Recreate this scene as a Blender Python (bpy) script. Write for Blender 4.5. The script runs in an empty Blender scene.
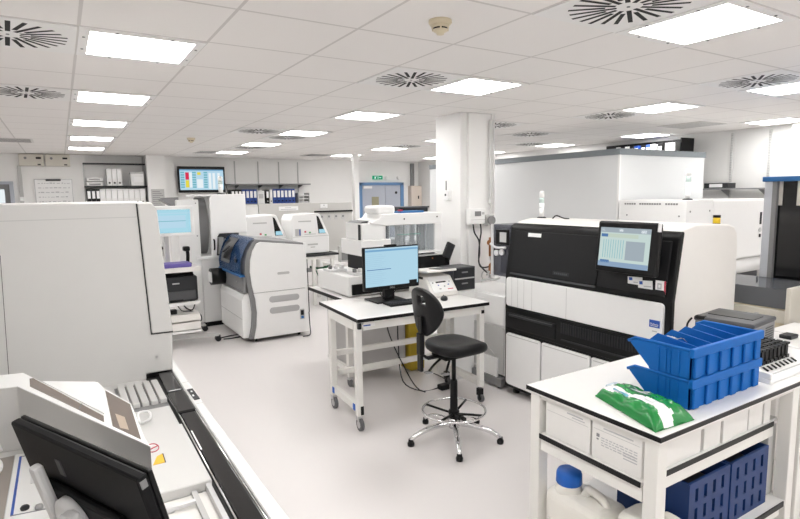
import bpy, bmesh, math, random
from mathutils import Vector, Matrix
random.seed(7)
S = bpy.context.scene
COL = S.collection
PI = math.pi

# ---------------------------------------------------------------- camera
EYE = Vector((0, 0, 1.84))
FPX = 547.0
def cam_axes(yaw, pitch, roll):
    r = Vector((math.cos(yaw), -math.sin(yaw), 0))
    fh = Vector((math.sin(yaw), math.cos(yaw), 0))
    f = fh * math.cos(pitch) - Vector((0, 0, math.sin(pitch)))
    u = r.cross(f)
    c, s = math.cos(roll), math.sin(roll)
    return r * c + u * s, f, u * c - r * s
CR, CF, CU = cam_axes(math.radians(31.62), math.radians(6.86), math.radians(-0.83))
cd = bpy.data.cameras.new('camera')
cam = bpy.data.objects.new('camera', cd)
COL.objects.link(cam)
cd.sensor_width = 36.0
cd.lens = FPX / 800 * 36.0
cd.clip_start = 0.05
M4 = Matrix.Identity(4)
for i in range(3):
    M4[i][0], M4[i][1], M4[i][2], M4[i][3] = CR[i], CU[i], -CF[i], EYE[i]
cam.matrix_world = M4
S.camera = cam

# ---------------------------------------------------------------- materials
def mat(name, col, rough=.5, metal=0., emit=None, es=1., noise=0., nscale=60., bump=0., spec=.5, alpha=1., coat=0.):
    m = bpy.data.materials.new(name)
    m.use_nodes = True
    nt = m.node_tree
    b = nt.nodes['Principled BSDF']
    b.inputs['Base Color'].default_value = (*col, 1)
    b.inputs['Roughness'].default_value = rough
    b.inputs['Metallic'].default_value = metal
    b.inputs['Specular IOR Level'].default_value = spec
    b.inputs['Coat Weight'].default_value = coat
    if emit:
        b.inputs['Emission Color'].default_value = (*emit, 1)
        b.inputs['Emission Strength'].default_value = es
    if noise or bump:
        tc = nt.nodes.new('ShaderNodeTexCoord')
        n = nt.nodes.new('ShaderNodeTexNoise')
        n.inputs['Scale'].default_value = nscale
        n.inputs['Detail'].default_value = 4
        nt.links.new(tc.outputs['Object'], n.inputs['Vector'])
        if noise:
            mx = nt.nodes.new('ShaderNodeMix')
            mx.data_type = 'RGBA'
            mx.inputs['A'].default_value = (*[max(0, c * (1 - noise)) for c in col], 1)
            mx.inputs['B'].default_value = (*[min(1, c * (1 + noise)) for c in col], 1)
            nt.links.new(n.outputs['Fac'], mx.inputs['Factor'])
            nt.links.new(mx.outputs['Result'], b.inputs['Base Color'])
        if bump:
            bp = nt.nodes.new('ShaderNodeBump')
            bp.inputs['Strength'].default_value = bump
            bp.inputs['Distance'].default_value = .002
            nt.links.new(n.outputs['Fac'], bp.inputs['Height'])
            nt.links.new(bp.outputs['Normal'], b.inputs['Normal'])
    return m

def glassy(name, col, mixf=.6, rough=.05):
    """tinted clear plastic sheet: part see-through, part glossy body"""
    m = bpy.data.materials.new(name)
    m.use_nodes = True
    nt = m.node_tree
    b = nt.nodes['Principled BSDF']
    b.inputs['Base Color'].default_value = (*col, 1)
    b.inputs['Roughness'].default_value = rough
    t = nt.nodes.new('ShaderNodeBsdfTransparent')
    t.inputs['Color'].default_value = (*[min(1, .35 + .65 * c) for c in col], 1)
    mx = nt.nodes.new('ShaderNodeMixShader')
    mx.inputs[0].default_value = mixf
    nt.links.new(t.outputs[0], mx.inputs[1])
    nt.links.new(b.outputs[0], mx.inputs[2])
    nt.links.new(mx.outputs[0], nt.nodes['Material Output'].inputs['Surface'])
    return m

def emis(name, col, s=1.):
    m = bpy.data.materials.new(name)
    m.use_nodes = True
    nt = m.node_tree
    nt.nodes.remove(nt.nodes['Principled BSDF'])
    e = nt.nodes.new('ShaderNodeEmission')
    e.inputs[0].default_value = (*col, 1)
    e.inputs[1].default_value = s if name == 'lit_diffuser' else s * DIM
    nt.links.new(e.outputs[0], nt.nodes['Material Output'].inputs['Surface'])
    return m

def grid_mat(name, col, line, sx, sy, ox, oy, w, ax=(0, 1), rough=.8, speck=.03):
    """flat colour with grid lines (ceiling tile joints) in object space"""
    m = mat(name, col, rough)
    nt = m.node_tree
    b = nt.nodes['Principled BSDF']
    tc = nt.nodes.new('ShaderNodeTexCoord')
    sp = nt.nodes.new('ShaderNodeSeparateXYZ')
    nt.links.new(tc.outputs['Object'], sp.inputs[0])
    outs = []
    for a, s, o in ((ax[0], sx, ox), (ax[1], sy, oy)):
        if not s:
            continue
        sub = nt.nodes.new('ShaderNodeMath'); sub.operation = 'SUBTRACT'; sub.inputs[1].default_value = o - s * 200
        nt.links.new(sp.outputs[a], sub.inputs[0])
        mo = nt.nodes.new('ShaderNodeMath'); mo.operation = 'MODULO'; mo.inputs[1].default_value = s
        nt.links.new(sub.outputs[0], mo.inputs[0])
        d = nt.nodes.new('ShaderNodeMath'); d.operation = 'PINGPONG'; d.inputs[1].default_value = s / 2
        nt.links.new(mo.outputs[0], d.inputs[0])
        lt = nt.nodes.new('ShaderNodeMath'); lt.operation = 'LESS_THAN'; lt.inputs[1].default_value = w / 2
        nt.links.new(d.outputs[0], lt.inputs[0])
        outs.append(lt)
    f = outs[0]
    if len(outs) == 2:
        f = nt.nodes.new('ShaderNodeMath'); f.operation = 'MAXIMUM'
        nt.links.new(outs[0].outputs[0], f.inputs[0]); nt.links.new(outs[1].outputs[0], f.inputs[1])
    n = nt.nodes.new('ShaderNodeTexNoise'); n.inputs['Scale'].default_value = 180; n.inputs['Detail'].default_value = 3
    nt.links.new(tc.outputs['Object'], n.inputs['Vector'])
    m1 = nt.nodes.new('ShaderNodeMix'); m1.data_type = 'RGBA'
    m1.inputs['A'].default_value = (*[c * (1 - speck) for c in col], 1)
    m1.inputs['B'].default_value = (*[min(1, c * (1 + speck)) for c in col], 1)
    nt.links.new(n.outputs['Fac'], m1.inputs['Factor'])
    m2 = nt.nodes.new('ShaderNodeMix'); m2.data_type = 'RGBA'
    nt.links.new(f.outputs[0], m2.inputs['Factor'])
    nt.links.new(m1.outputs['Result'], m2.inputs['A'])
    m2.inputs['B'].default_value = (*line, 1)
    nt.links.new(m2.outputs['Result'], b.inputs['Base Color'])
    return m

LAMP = 8.0
EXPO = 1.25
DIM = 2 ** -EXPO      # screens and signs are dim next to the lamps
W = mat('white_paint_metal', (.82, .82, .815), .42, noise=.02, nscale=9)
W2 = mat('white_plastic', (.86, .86, .855), .32, noise=.015, nscale=12)
WC = mat('cream_white_plastic', (.84, .82, .79), .4, noise=.015, nscale=12)
BEIGE = mat('beige_plastic', (.66, .63, .56), .5, noise=.02)
LG = mat('light_grey_metal', (.52, .52, .515), .45, noise=.03, nscale=14)
MG = mat('mid_grey_plastic', (.22, .22, .225), .45, noise=.04)
DG = mat('dark_grey_plastic', (.028, .029, .032), .42, noise=.05, spec=.25)
DG2 = mat('charcoal_grey_plastic', (.062, .064, .07), .45, noise=.05)
BK = mat('black_plastic', (.006, .006, .0065), .35, noise=.08, nscale=30, spec=.25)
BKM = mat('matt_black_panel', (.008, .008, .009), .55, noise=.08, nscale=50, spec=.3)
BKG = mat('gloss_black', (.006, .006, .007), .12)
PU = mat('black_polyurethane', (.009, .009, .01), .42, noise=.15, nscale=80, bump=.5, spec=.25)
CHROME = mat('chrome', (.78, .78, .79), .1, metal=1)
STEEL = mat('brushed_steel', (.55, .55, .56), .3, metal=1, noise=.05)
LAM = mat('white_laminate', (.84, .83, .815), .3, noise=.012, nscale=20)
FRAME = mat('white_powder_coat', (.78, .77, .74), .45, noise=.015, nscale=20)
BLUE = mat('blue_polypropylene', (.001, .125, .46), .55, noise=.05, nscale=30, spec=.3)
CAPB = mat('bright_blue_cap', (.001, .11, .50), .45, noise=.03)
NAVY = mat('navy_crate_plastic', (.002, .030, .14), .5, noise=.06, nscale=25)
BINDER = mat('blue_binder_card', (.01, .05, .26), .5, noise=.05, nscale=30)
WBOX = mat('white_file_card', (.80, .80, .79), .6, noise=.03, nscale=30)
PAPER = mat('white_paper', (.86, .86, .86), .7, noise=.01)
CARD = mat('white_carton', (.80, .79, .77), .65, noise=.02, nscale=30)
INK = mat('grey_print_ink', (.25, .25, .27), .7)
INK2 = mat('faint_print_ink', (.5, .5, .52), .7)
GREENP = mat('green_wipes_film', (.012, .24, .05), .25, noise=.1, nscale=14, bump=.2)
WFILM = mat('white_wipes_film', (.85, .87, .86), .25)
YEL = mat('yellow_plastic', (.52, .37, .02), .5, noise=.08, nscale=14)
YELL = mat('signal_yellow', (.80, .55, .02), .5)
RED = mat('red_print', (.55, .02, .06), .5)
BLUEP = mat('blue_print', (.02, .09, .42), .4)
COPPER = mat('copper_brown_fitting', (.42, .17, .06), .4, metal=.4, noise=.2)
RUB = mat('grey_rubber_tyre', (.12, .12, .125), .6)
WINDOW = glassy('clear_window', (.85, .88, .9), .10)
SMOKE = glassy('smoked_acrylic', (.13, .135, .165), .5)
BLUEG = glassy('blue_tinted_acrylic', (.015, .11, .32), .62)
BROWNG = mat('brown_tinted_window', (.17, .135, .115), .12, noise=.12, nscale=6)
CLEAR = glassy('clear_acrylic', (.72, .76, .78), .35)
GREYG = glassy('grey_tinted_acrylic', (.2, .21, .23), .6)
JERRY = mat('translucent_white_hdpe', (.80, .78, .73), .38, noise=.03, nscale=8)
JERRY.node_tree.nodes['Principled BSDF'].inputs['Subsurface Weight'].default_value = .25
JERRY.node_tree.nodes['Principled BSDF'].inputs['Subsurface Radius'].default_value = (.03, .03, .03)
PANEL = emis('lit_diffuser', (1, .985, .96), LAMP)
WALLM = mat('wall_paint', (.87, .865, .855), .7, noise=.015, nscale=5)
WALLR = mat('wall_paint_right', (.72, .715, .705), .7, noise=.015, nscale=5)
PARTM = mat('partition_panel', (.72, .735, .745), .55, noise=.01, nscale=4)
TRIMG = mat('grey_partition_cap', (.20, .225, .245), .5)
DOORB = mat('blue_door_frame_paint', (.13, .26, .48), .5, noise=.02)
DOORG = mat('grey_blue_door_paint', (.46, .49, .56), .5, noise=.02)
CEILM = grid_mat('ceiling_tiles', (.86, .835, .815), (.66, .635, .615), .6, .6, .139, 1.946, .016, rough=.85)
DIFF = mat('vent_plate', (.84, .83, .82), .5)
SLOT = mat('vent_slot_dark', (.012, .012, .012), .8)
FLOORM = mat('vinyl_floor', (.725, .695, .688), .38, noise=.05, nscale=260, spec=.4)
# larger soft variation on the floor vinyl
CREAMD = mat('aged_cream_plastic', (.70, .62, .46), .5, noise=.03)
LEDG = emis('green_lit_sign', (.02, .42, .22), .9)
LAMPW = mat('frosted_lens', (.86, .88, .87), .3, emit=(.9, 1, .97), es=.1)
SCREENB = emis('screen_pale_blue', (.50, .72, .86), .95)
SCREENH = emis('screen_header_blue', (.22, .45, .68), .9)
SCREENW = emis('screen_white', (.85, .92, .95), .95)
SCREENG = emis('screen_pale_green', (.62, .75, .72), .9)
SCREENGR = emis('screen_grey', (.40, .47, .52), .9)
SCREENL = emis('screen_line_blue', (.12, .25, .50), .8)
SCREENC = emis('screen_cyan', (.42, .72, .84), .95)
SCREENR = emis('screen_red', (.75, .04, .10), .9)
SCREENY = emis('screen_yellow', (.85, .75, .08), .9)
SCREENT = emis('screen_teal', (.20, .52, .60), .9)
VIOLET = mat('violet_plastic', (.13, .10, .36), .45, noise=.05)
BTRIM = mat('blue_trim', (.015, .13, .36), .4)
SILVER = mat('silver_plastic', (.74, .74, .75), .3, metal=.15)
TW = mat('grey_white_panel', (.63, .625, .615), .42, noise=.015, nscale=10)
POSTM = mat('pale_silver_post', (.55, .57, .61), .4)
MON = mat('black_monitor_shell', (.007, .007, .008), .5, noise=.05, spec=.15)

# ---------------------------------------------------------------- mesh helpers
class MB:
    def __init__(self):
        self.bm = bmesh.new(); self.mi = 0
    def m(self, i):
        self.mi = i; return self
    def _merge(self, t, smooth=False):
        for f in t.faces:
            f.material_index = self.mi
            f.smooth = smooth
        me = bpy.data.meshes.new('tmp'); t.to_mesh(me); t.free()
        self.bm.from_mesh(me); bpy.data.meshes.remove(me)
        return self
    def box(self, x0, x1, y0, y1, z0, z1, bev=0., seg=2, xf=None):
        t = bmesh.new()
        bmesh.ops.create_cube(t, size=1)
        for v in t.verts:
            v.co = Vector((x0 + (v.co.x + .5) * (x1 - x0), y0 + (v.co.y + .5) * (y1 - y0), z0 + (v.co.z + .5) * (z1 - z0)))
        if bev:
            bmesh.ops.bevel(t, geom=t.edges[:], offset=bev, segments=seg, profile=.5, affect='EDGES')
        if xf: t.transform(xf)
        return self._merge(t)
    def prism(self, poly, plane, a, b, bev=0., seg=2, xf=None):
        t = bmesh.new()
        def P(p, d):
            return {'x': (d, p[0], p[1]), 'y': (p[0], d, p[1]), 'z': (p[0], p[1], d)}[plane]
        lo = [t.verts.new(P(p, a)) for p in poly]
        hi = [t.verts.new(P(p, b)) for p in poly]
        n = len(poly)
        t.faces.new(lo[::-1]); t.faces.new(hi)
        for i in range(n):
            t.faces.new((lo[i], lo[(i + 1) % n], hi[(i + 1) % n], hi[i]))
        bmesh.ops.recalc_face_normals(t, faces=t.faces[:])
        if bev:
            bmesh.ops.bevel(t, geom=t.edges[:], offset=bev, segments=seg, profile=.5, affect='EDGES')
        if xf: t.transform(xf)
        return self._merge(t)
    def cyl(self, p, q, r, r2=None, seg=20, smooth=True):
        p, q = Vector(p), Vector(q)
        t = bmesh.new()
        bmesh.ops.create_cone(t, cap_ends=True, segments=seg, radius1=r, radius2=r if r2 is None else r2, depth=(q - p).length)
        rot = (q - p).to_track_quat('Z', 'Y').to_matrix().to_4x4()
        t.transform(Matrix.Translation((p + q) / 2) @ rot)
        for f in t.faces:
            f.material_index = self.mi
            f.smooth = smooth and len(f.verts) == 4
        me = bpy.data.meshes.new('tmp'); t.to_mesh(me); t.free()
        self.bm.from_mesh(me); bpy.data.meshes.remove(me)
        return self
    def tube(self, pts, r, seg=8, closed=False, sub=0):
        pts = [Vector(p) for p in pts]
        if sub and not closed:
            out = []
            n = len(pts)
            for i in range(n - 1):
                p0, p1, p2, p3 = pts[max(i - 1, 0)], pts[i], pts[i + 1], pts[min(i + 2, n - 1)]
                for k in range(sub):
                    s = k / sub
                    out.append(.5 * ((2 * p1) + (p2 - p0) * s + (2 * p0 - 5 * p1 + 4 * p2 - p3) * s * s + (3 * p1 - p0 - 3 * p2 + p3) * s ** 3))
            pts = out + [pts[-1]]
        t = bmesh.new(); rings = []
        n = len(pts)
        rr = r if isinstance(r, (list, tuple)) else [r] * n
        if len(rr) != n:
            rr = [rr[0] + (rr[-1] - rr[0]) * i / (n - 1) for i in range(n)]
        prev = None
        for i, p in enumerate(pts):
            d = (pts[(i + 1) % n] - pts[i - 1]) if closed else (pts[min(i + 1, n - 1)] - pts[max(i - 1, 0)])
            d.normalize()
            if prev is None:
                a = d.orthogonal().normalized()
            else:
                a = (prev - d * prev.dot(d)).normalized()
            prev = a
            b = d.cross(a)
            rings.append([t.verts.new(p + (a * math.cos(2 * PI * k / seg) + b * math.sin(2 * PI * k / seg)) * rr[i]) for k in range(seg)])
        for i in range(n if closed else n - 1):
            A, B = rings[i], rings[(i + 1) % n]
            for k in range(seg):
                t.faces.new((A[k], A[(k + 1) % seg], B[(k + 1) % seg], B[k]))
        if not closed:
            t.faces.new(rings[0][::-1]); t.faces.new(rings[-1])
        bmesh.ops.recalc_face_normals(t, faces=t.faces[:])
        return self._merge(t, True)
    def lathe(self, c, prof, seg=24, smooth=True, xf=None):
        t = bmesh.new(); rings = []
        for r, z in prof:
            if r <= 1e-5:
                rings.append([t.verts.new((0, 0, z))])
            else:
                rings.append([t.verts.new((r * math.cos(2 * PI * k / seg), r * math.sin(2 * PI * k / seg), z)) for k in range(seg)])
        for A, B in zip(rings, rings[1:]):
            for k in range(seg):
                k2 = (k + 1) % seg
                if len(A) == 1 and len(B) == 1: continue
                if len(A) == 1: t.faces.new((A[0], B[k2], B[k]))
                elif len(B) == 1: t.faces.new((A[k], A[k2], B[0]))
                else: t.faces.new((A[k], A[k2], B[k2], B[k]))
        if len(rings[0]) > 1: t.faces.new(rings[0][::-1])
        if len(rings[-1]) > 1: t.faces.new(rings[-1])
        bmesh.ops.recalc_face_normals(t, faces=t.faces[:])
        if xf: t.transform(xf)
        t.transform(Matrix.Translation(Vector(c)))
        return self._merge(t, smooth)
    def quad(self, pts):
        t = bmesh.new()
        t.faces.new([t.verts.new(Vector(p)) for p in pts])
        return self._merge(t)
    def surf(self, grid, smooth=True, thick=0.):
        t = bmesh.new()
        V = [[t.verts.new(Vector(p)) for p in row] for row in grid]
        for i in range(len(V) - 1):
            for j in range(len(V[0]) - 1):
                t.faces.new((V[i][j], V[i + 1][j], V[i + 1][j + 1], V[i][j + 1]))
        if thick:
            bmesh.ops.solidify(t, geom=t.faces[:], thickness=thick)
        bmesh.ops.recalc_face_normals(t, faces=t.faces[:])
        return self._merge(t, smooth)
    def xf(self, m):
        self.bm.transform(m); return self

ROOT = {}
def link(name, me):
    o = bpy.data.objects.new(name, me); COL.objects.link(o); return o
def build(name, mb, ms, parent=None, world=True, sub=0):
    """ONE mesh object; world=True: mb holds world coordinates, moved into the parent's frame"""
    me = bpy.data.meshes.new(name)
    if parent is not None and world:
        mb.bm.transform(ROOT[parent].inverted())
    mb.bm.to_mesh(me); mb.bm.free()
    for m in (ms if isinstance(ms, (list, tuple)) else [ms]):
        me.materials.append(m)
    o = link(name, me)
    if parent is not None:
        o.parent = parent; ROOT[o] = ROOT[parent]
    if sub:
        md = o.modifiers.new('sub', 'SUBSURF'); md.levels = sub; md.render_levels = sub
        for p in me.polygons: p.use_smooth = True
    return o
def thing(name, label, cat, loc=(0, 0, 0), rz=0., group=None):
    o = bpy.data.objects.new(name, None); COL.objects.link(o)
    o.empty_display_size = .05
    o.location = loc; o.rotation_euler = (0, 0, rz)
    o['label'] = label; o['category'] = cat
    if group: o['group'] = group
    ROOT[o] = Matrix.Translation(Vector(loc)) @ Matrix.Rotation(rz, 4, 'Z')
    return o
def solo(name, mb, ms, label, cat, loc=(0, 0, 0), group=None, rz=0., world=True):
    """a thing that is one mesh, origin at loc"""
    mx = Matrix.Translation(Vector(loc)) @ Matrix.Rotation(rz, 4, 'Z')
    if world: mb.bm.transform(mx.inverted())
    me = bpy.data.meshes.new(name); mb.bm.to_mesh(me); mb.bm.free()
    for m in (ms if isinstance(ms, (list, tuple)) else [ms]):
        me.materials.append(m)
    o = link(name, me)
    o.location = loc; o.rotation_euler = (0, 0, rz)
    o['label'] = label; o['category'] = cat
    if group: o['group'] = group
    ROOT[o] = mx
    return o
def struct(name, mb, ms):
    o = build(name, mb, ms); o['kind'] = 'structure'; return o
def dup(root, loc, label, rz=None):
    c = root.copy(); COL.objects.link(c); c.location = loc; c['label'] = label
    if rz is not None: c.rotation_euler = (0, 0, rz)
    for ch in list(root.children):
        d = ch.copy(); COL.objects.link(d); d.parent = c
        for g in ch.children:
            e = g.copy(); COL.objects.link(e); e.parent = d
    ROOT[c] = Matrix.Translation(Vector(loc)) @ Matrix.Rotation(c.rotation_euler.z, 4, 'Z')
    return c
def lab(o, t):
    o['label'] = t; return o
def text(s, size, at, right, up, depth=.0004):
    """letters as a mesh: at = left end of the base line, right / up = unit directions"""
    cu = bpy.data.curves.new('lettering', 'FONT'); cu.body = s; cu.size = size; cu.extrude = depth
    o = bpy.data.objects.new('lettering', cu); COL.objects.link(o)
    dg = bpy.context.evaluated_depsgraph_get()
    me = bpy.data.meshes.new_from_object(o.evaluated_get(dg))
    bpy.data.objects.remove(o); bpy.data.curves.remove(cu)
    r, u = Vector(right), Vector(up); n = r.cross(u); a = Vector(at)
    mx = Matrix(((r.x, u.x, n.x, a.x), (r.y, u.y, n.y, a.y), (r.z, u.z, n.z, a.z), (0, 0, 0, 1)))
    mb = MB(); mb.bm.from_mesh(me); bpy.data.meshes.remove(me)
    mb.bm.transform(mx)
    return mb
ORD = ['first', 'second', 'third', 'fourth', 'fifth', 'sixth', 'seventh', 'eighth', 'ninth', 'tenth', 'eleventh', 'twelfth', 'thirteenth', 'fourteenth']
def rrect(x0, x1, y0, y1, r, n=5):
    pts = []
    for cx, cy, a in ((x1 - r, y1 - r, 0), (x0 + r, y1 - r, 90), (x0 + r, y0 + r, 180), (x1 - r, y0 + r, 270)):
        for k in range(n + 1):
            t = math.radians(a + 90 * k / n)
            pts.append((cx + r * math.cos(t), cy + r * math.sin(t)))
    return pts

# ---------------------------------------------------------------- the room
CZ = 2.666
X0, X1, Y0, Y1 = -2.2, 8.15, -2.4, 12.25
struct('floor', MB().box(X0 - .1, X1 + .1, Y0 - .1, Y1 + .1, -.1, 0), FLOORM)
struct('ceiling', MB().box(X0 - .1, X1 + .1, Y0 - .1, Y1 + .1, CZ, CZ + .1), CEILM)
struct('wall_left', MB().box(X0 - .1, X0, Y0, Y1, 0, CZ), WALLM)
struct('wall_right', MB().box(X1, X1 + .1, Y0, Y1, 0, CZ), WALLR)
struct('wall_front', MB().box(X0 - .1, X1 + .1, Y0 - .1, Y0, 0, CZ), WALLM)
struct('wall_back', MB().box(X0 - .1, X1 + .1, Y1, Y1 + .1, 0, CZ), WALLM)
struct('wall_pilaster', MB().box(1.5, 1.83, 11.9, Y1, 0, CZ), WALLM)
struct('wall_pilaster_right', MB().box(1.86, 2.05, 12.12, Y1, 0, CZ), WALLM)
# column: round-edged casing with a shallow chase on the right
struct('column', MB().box(3.575, 3.68, 4.58, 5.02, 0, CZ, .006).box(3.66, 3.965, 4.545, 5.02, 0, CZ, .006).box(3.955, 4.0, 4.53, 4.9, 0, CZ, .004), WALLM)
struct('column_post', MB().box(5.2, 5.31, 10.2, 10.31, 0, CZ, .004), WALLM)
# white partition with grey cap in front of the right wall
struct('wall_partition', MB().box(5.78, 5.84, 4.36, 8.3, 0, 2.27).box(5.78, 7.6, 4.3, 4.36, 0, 2.27), PARTM)
struct('trim_1', MB().box(5.765, 5.855, 4.37, 8.3, 2.27, 2.345).box(5.765, 7.61, 4.285, 4.375, 2.27, 2.345), TRIMG)
struct('trim_2', MB().box(5.774, 5.80, 4.294, 4.32, 0, 2.27), W2)
# slotted shelf rails and panel joints on the walls
k = 3
for y in (4.22, 3.73):
    mb = MB().box(8.128, 8.15, y - .016, y + .016, 1.2, 2.62)
    mb.m(1)
    for i in range(40):
        z = 1.25 + i * .034
        mb.box(8.1265, 8.1285, y - .009, y - .004, z, z + .014).box(8.1265, 8.1285, y + .004, y + .009, z, z + .014)
    struct('trim_%d' % k, mb, [LG, MG]); k += 1
for x in (3.31, 3.83, 4.31, 4.77):
    struct('trim_%d' % k, MB().box(x - .012, x + .012, 12.235, 12.25, 1.9, 2.60), LG); k += 1
struct('baseboard_back', MB().box(X0, X1, Y1 - .015, Y1, 0, .1), MG)
struct('baseboard_right', MB().box(X1 - .015, X1, Y0, Y1 - .02, 0, .1), MG)
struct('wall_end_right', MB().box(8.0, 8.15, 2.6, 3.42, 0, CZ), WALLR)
# far left borrowed-light window
w = struct('window_1', MB().box(-1.6, -.74, 12.2, 12.25, 1.3, 2.13).m(1).box(-1.6, -.70, 12.17, 12.25, 2.11, 2.16).box(-.76, -.70, 12.17, 12.25, 1.3, 2.13).m(2).box(-1.35, -.84, 12.19, 12.2, 1.5, 2.02), [MG, DOORG, SCREENW])
# double door under the exit sign
d = struct('door_1', MB().box(6.42, 7.09, 12.2, 12.23, .02, 2.06).box(7.10, 7.55, 12.2, 12.23, .02, 2.06), DOORG)
build('door_frame', MB().box(6.33, 6.42, 12.17, 12.25, 0, 2.12).box(7.55, 7.64, 12.17, 12.25, 0, 2.12).box(6.33, 7.64, 12.17, 12.25, 2.06, 2.13), DOORB).parent = d
build('vision_panel', MB().box(6.7, 6.9, 12.192, 12.202, 1.35, 1.77), mat('warm_dim_glass', (.35, .33, .22), .15)).parent = d
build('door_sign', MB().cyl((7.42, 12.2, 1.87), (7.42, 12.19, 1.87), .035), DG).parent = d
build('door_closer', MB().box(6.44, 6.68, 12.13, 12.2, 1.98, 2.04), W2).parent = d

# ---------------------------------------------------------------- ceiling fittings
TX, TY = .139, 1.946
def tile(i, j): return TX + .6 * (i + .5), TY + .6 * (j + .5)
ROW = {0: 'far left row', 4: 'row beside the centre line', 8: 'row right of the column', 12: 'row by the right wall'}
proto = None
for i in (0, 4, 8, 12):
    js = [j for j in (-7, -4, 0 if i == 8 else -1, 2, 5, 8, 11, 14) if not (i == 8 and j == 5)]
    cnt = 0
    for j in js:
        x, y = tile(i, j)
        if j < (2 if i == 0 else -1): label = 'square ceiling light behind the camera side of the frame'
        else:
            label = 'bright square ceiling light, %s from the camera in the %s' % (ORD[cnt], ROW[i]); cnt += 1
        if proto is None:
            t = thing('ceiling_light', label, 'ceiling light', (x, y, CZ), 0, 'ceiling lights outside the view'); proto = t
            fr = MB()
            for a, b, c, e in ((-.297, .297, -.297, -.25), (-.297, .297, .25, .297), (-.297, -.25, -.25, .25), (.25, .297, -.25, .25)):
                fr.box(x + a, x + b, y + c, y + e, CZ - .008, CZ - .0005)
            build('frame', fr, DIFF, t)
            build('diffuser', MB().box(x - .25, x + .25, y - .25, y + .25, CZ - .006, CZ - .001), PANEL, t)
            for sx, sy in ((-.13, -.274), (.13, -.274), (-.13, .274), (.13, .274), (-.274, .13), (.274, .13), (-.274, -.13), (.274, -.13)):
                build('screw', MB().cyl((x + sx, y + sy, CZ - .0115), (x + sx, y + sy, CZ - .007), .007, seg=8), MG, t)
        else:
            t = dup(proto, (x, y, CZ), label)
            t['group'] = 'ceiling lights outside the view' if label.startswith('square') else 'square ceiling lights in view'
# swirl diffusers
vp = None
VENTS = [(-1, 2, 'nearest swirl ceiling vent at the left edge, left of the nearest light'), (-1, 5, 'second swirl ceiling vent at the left edge'),
         (3, -1, 'large swirl ceiling vent at the top edge beside the nearest right light'), (3, 2, 'swirl ceiling vent left of the light above the column'),
         (3, 8, 'swirl ceiling vent in the far ceiling left of the third centre light'), (4, 9, 'swirl ceiling vent just beyond the third centre light'),
         (4, 12, 'small far swirl ceiling vent above the wall monitor side'), (8, 10, 'small far swirl ceiling vent above the blue framed door'),
         (8, -2, None), (7, 0, 'swirl ceiling vent at the right edge beside a cut off light'), (8, 3, 'swirl ceiling vent above the white partition'),
         (7, 5, 'swirl ceiling vent just right of the column top'), (9, 6, 'swirl ceiling vent beyond the partition, nearer of a pair'),
         (11, 8, 'swirl ceiling vent beyond the partition, farther of a pair')]
for i, j, label in VENTS:
    if not label: continue
    x, y = tile(i, j)
    if vp is None:
        vp = thing('ceiling_vent', label, 'ceiling vent', (x, y, CZ), 0, 'swirl ceiling vents')
        mb = MB().box(x - .294, x + .294, y - .294, y + .294, CZ - .006, CZ - .0005)
        mb.m(1)
        n = 24
        for q in range(n):
            a = 2 * PI * (q + .25) / n
            r0 = .06 if q % 2 == 0 else .10
            r1 = .262 if q % 2 else .255
            if q % 8 == 0: r0 = .05
            wd = .0108
            ca, sa = math.cos(a), math.sin(a)
            c0 = Vector((x + ca * r0, y + sa * r0, CZ - .0064)); c1 = Vector((x + ca * r1, y + sa * r1, CZ - .0064))
            nn = Vector((-sa, ca, 0)) * wd
            mb.quad((c0 - nn, c1 - nn, c1 + nn, c0 + nn))
        build('plate', mb, [DIFF, SLOT], vp)
        build('centre_screw', MB().cyl((x, y, CZ - .009), (x, y, CZ - .005), .008, seg=8), MG, vp)
    else:
        dup(vp, (x, y, CZ), label)
# plain grey return-air grilles
for (x, y, label) in ((-.55, 9.5, 'flat grey ceiling grille in the far left ceiling'), (2.5, 10.75, 'flat grey ceiling grille near the back wall, in front of the wall monitor'), (4.65, 10.75, 'flat grey ceiling grille left of the thin post top'),
                      (7.0, 4.15, 'flat grey ceiling grille above the binder shelf')):
    mb = MB().box(x - .29, x + .29, y - .29, y + .29, CZ - .006, CZ - .0005)
    mb.m(1)
    for q in range(14):
        mb.box(x - .26, x + .26, y - .26 + q * .04, y - .255 + q * .04, CZ - .0075, CZ - .0055)
    solo('ceiling_grille', mb, [mat('grey_grille', (.70, .68, .66), .6), MG], label, 'ceiling grille', (x, y, CZ), 'flat ceiling grilles')
for (x, y, s, label, m_) in ((1.623, 2.235, 1., 'cream smoke detector on the ceiling tile, nearest', CREAMD), (1.645, 8.27, 1., 'small cream smoke detector far back, above the wall monitor', CREAMD)):
    t = thing('smoke_detector', label, 'smoke detector', (x, y, CZ), 0, 'smoke detectors')
    build('base', MB().lathe((x, y, CZ), [(0, 0), (.055, 0), (.057, -.012), (.05, -.022), (.0, -.022)]), m_, t)
    build('chamber', MB().lathe((x, y, CZ), [(.0, -.02), (.043, -.02), (.043, -.036), (.0, -.036)]), m_, t)
    build('slot_ring', MB().lathe((x, y, CZ), [(.0, -.0355), (.036, -.0355), (.033, -.044), (0, -.044)]), BK, t)
    fin = MB()
    for q in range(4):
        a = 2 * PI * q / 4 - .55
        fin.box(.028, .04, -.004, .004, -.05, -.03, xf=Matrix.Translation((x, y, CZ)) @ Matrix.Rotation(a, 4, 'Z'))
    build('fin', fin, m_, t)
    build('tip', MB().lathe((x, y, CZ), [(.0, -.043), (.036, -.043), (.032, -.052), (.02, -.058), (.017, -.066), (0, -.068)]), m_, t)

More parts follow.
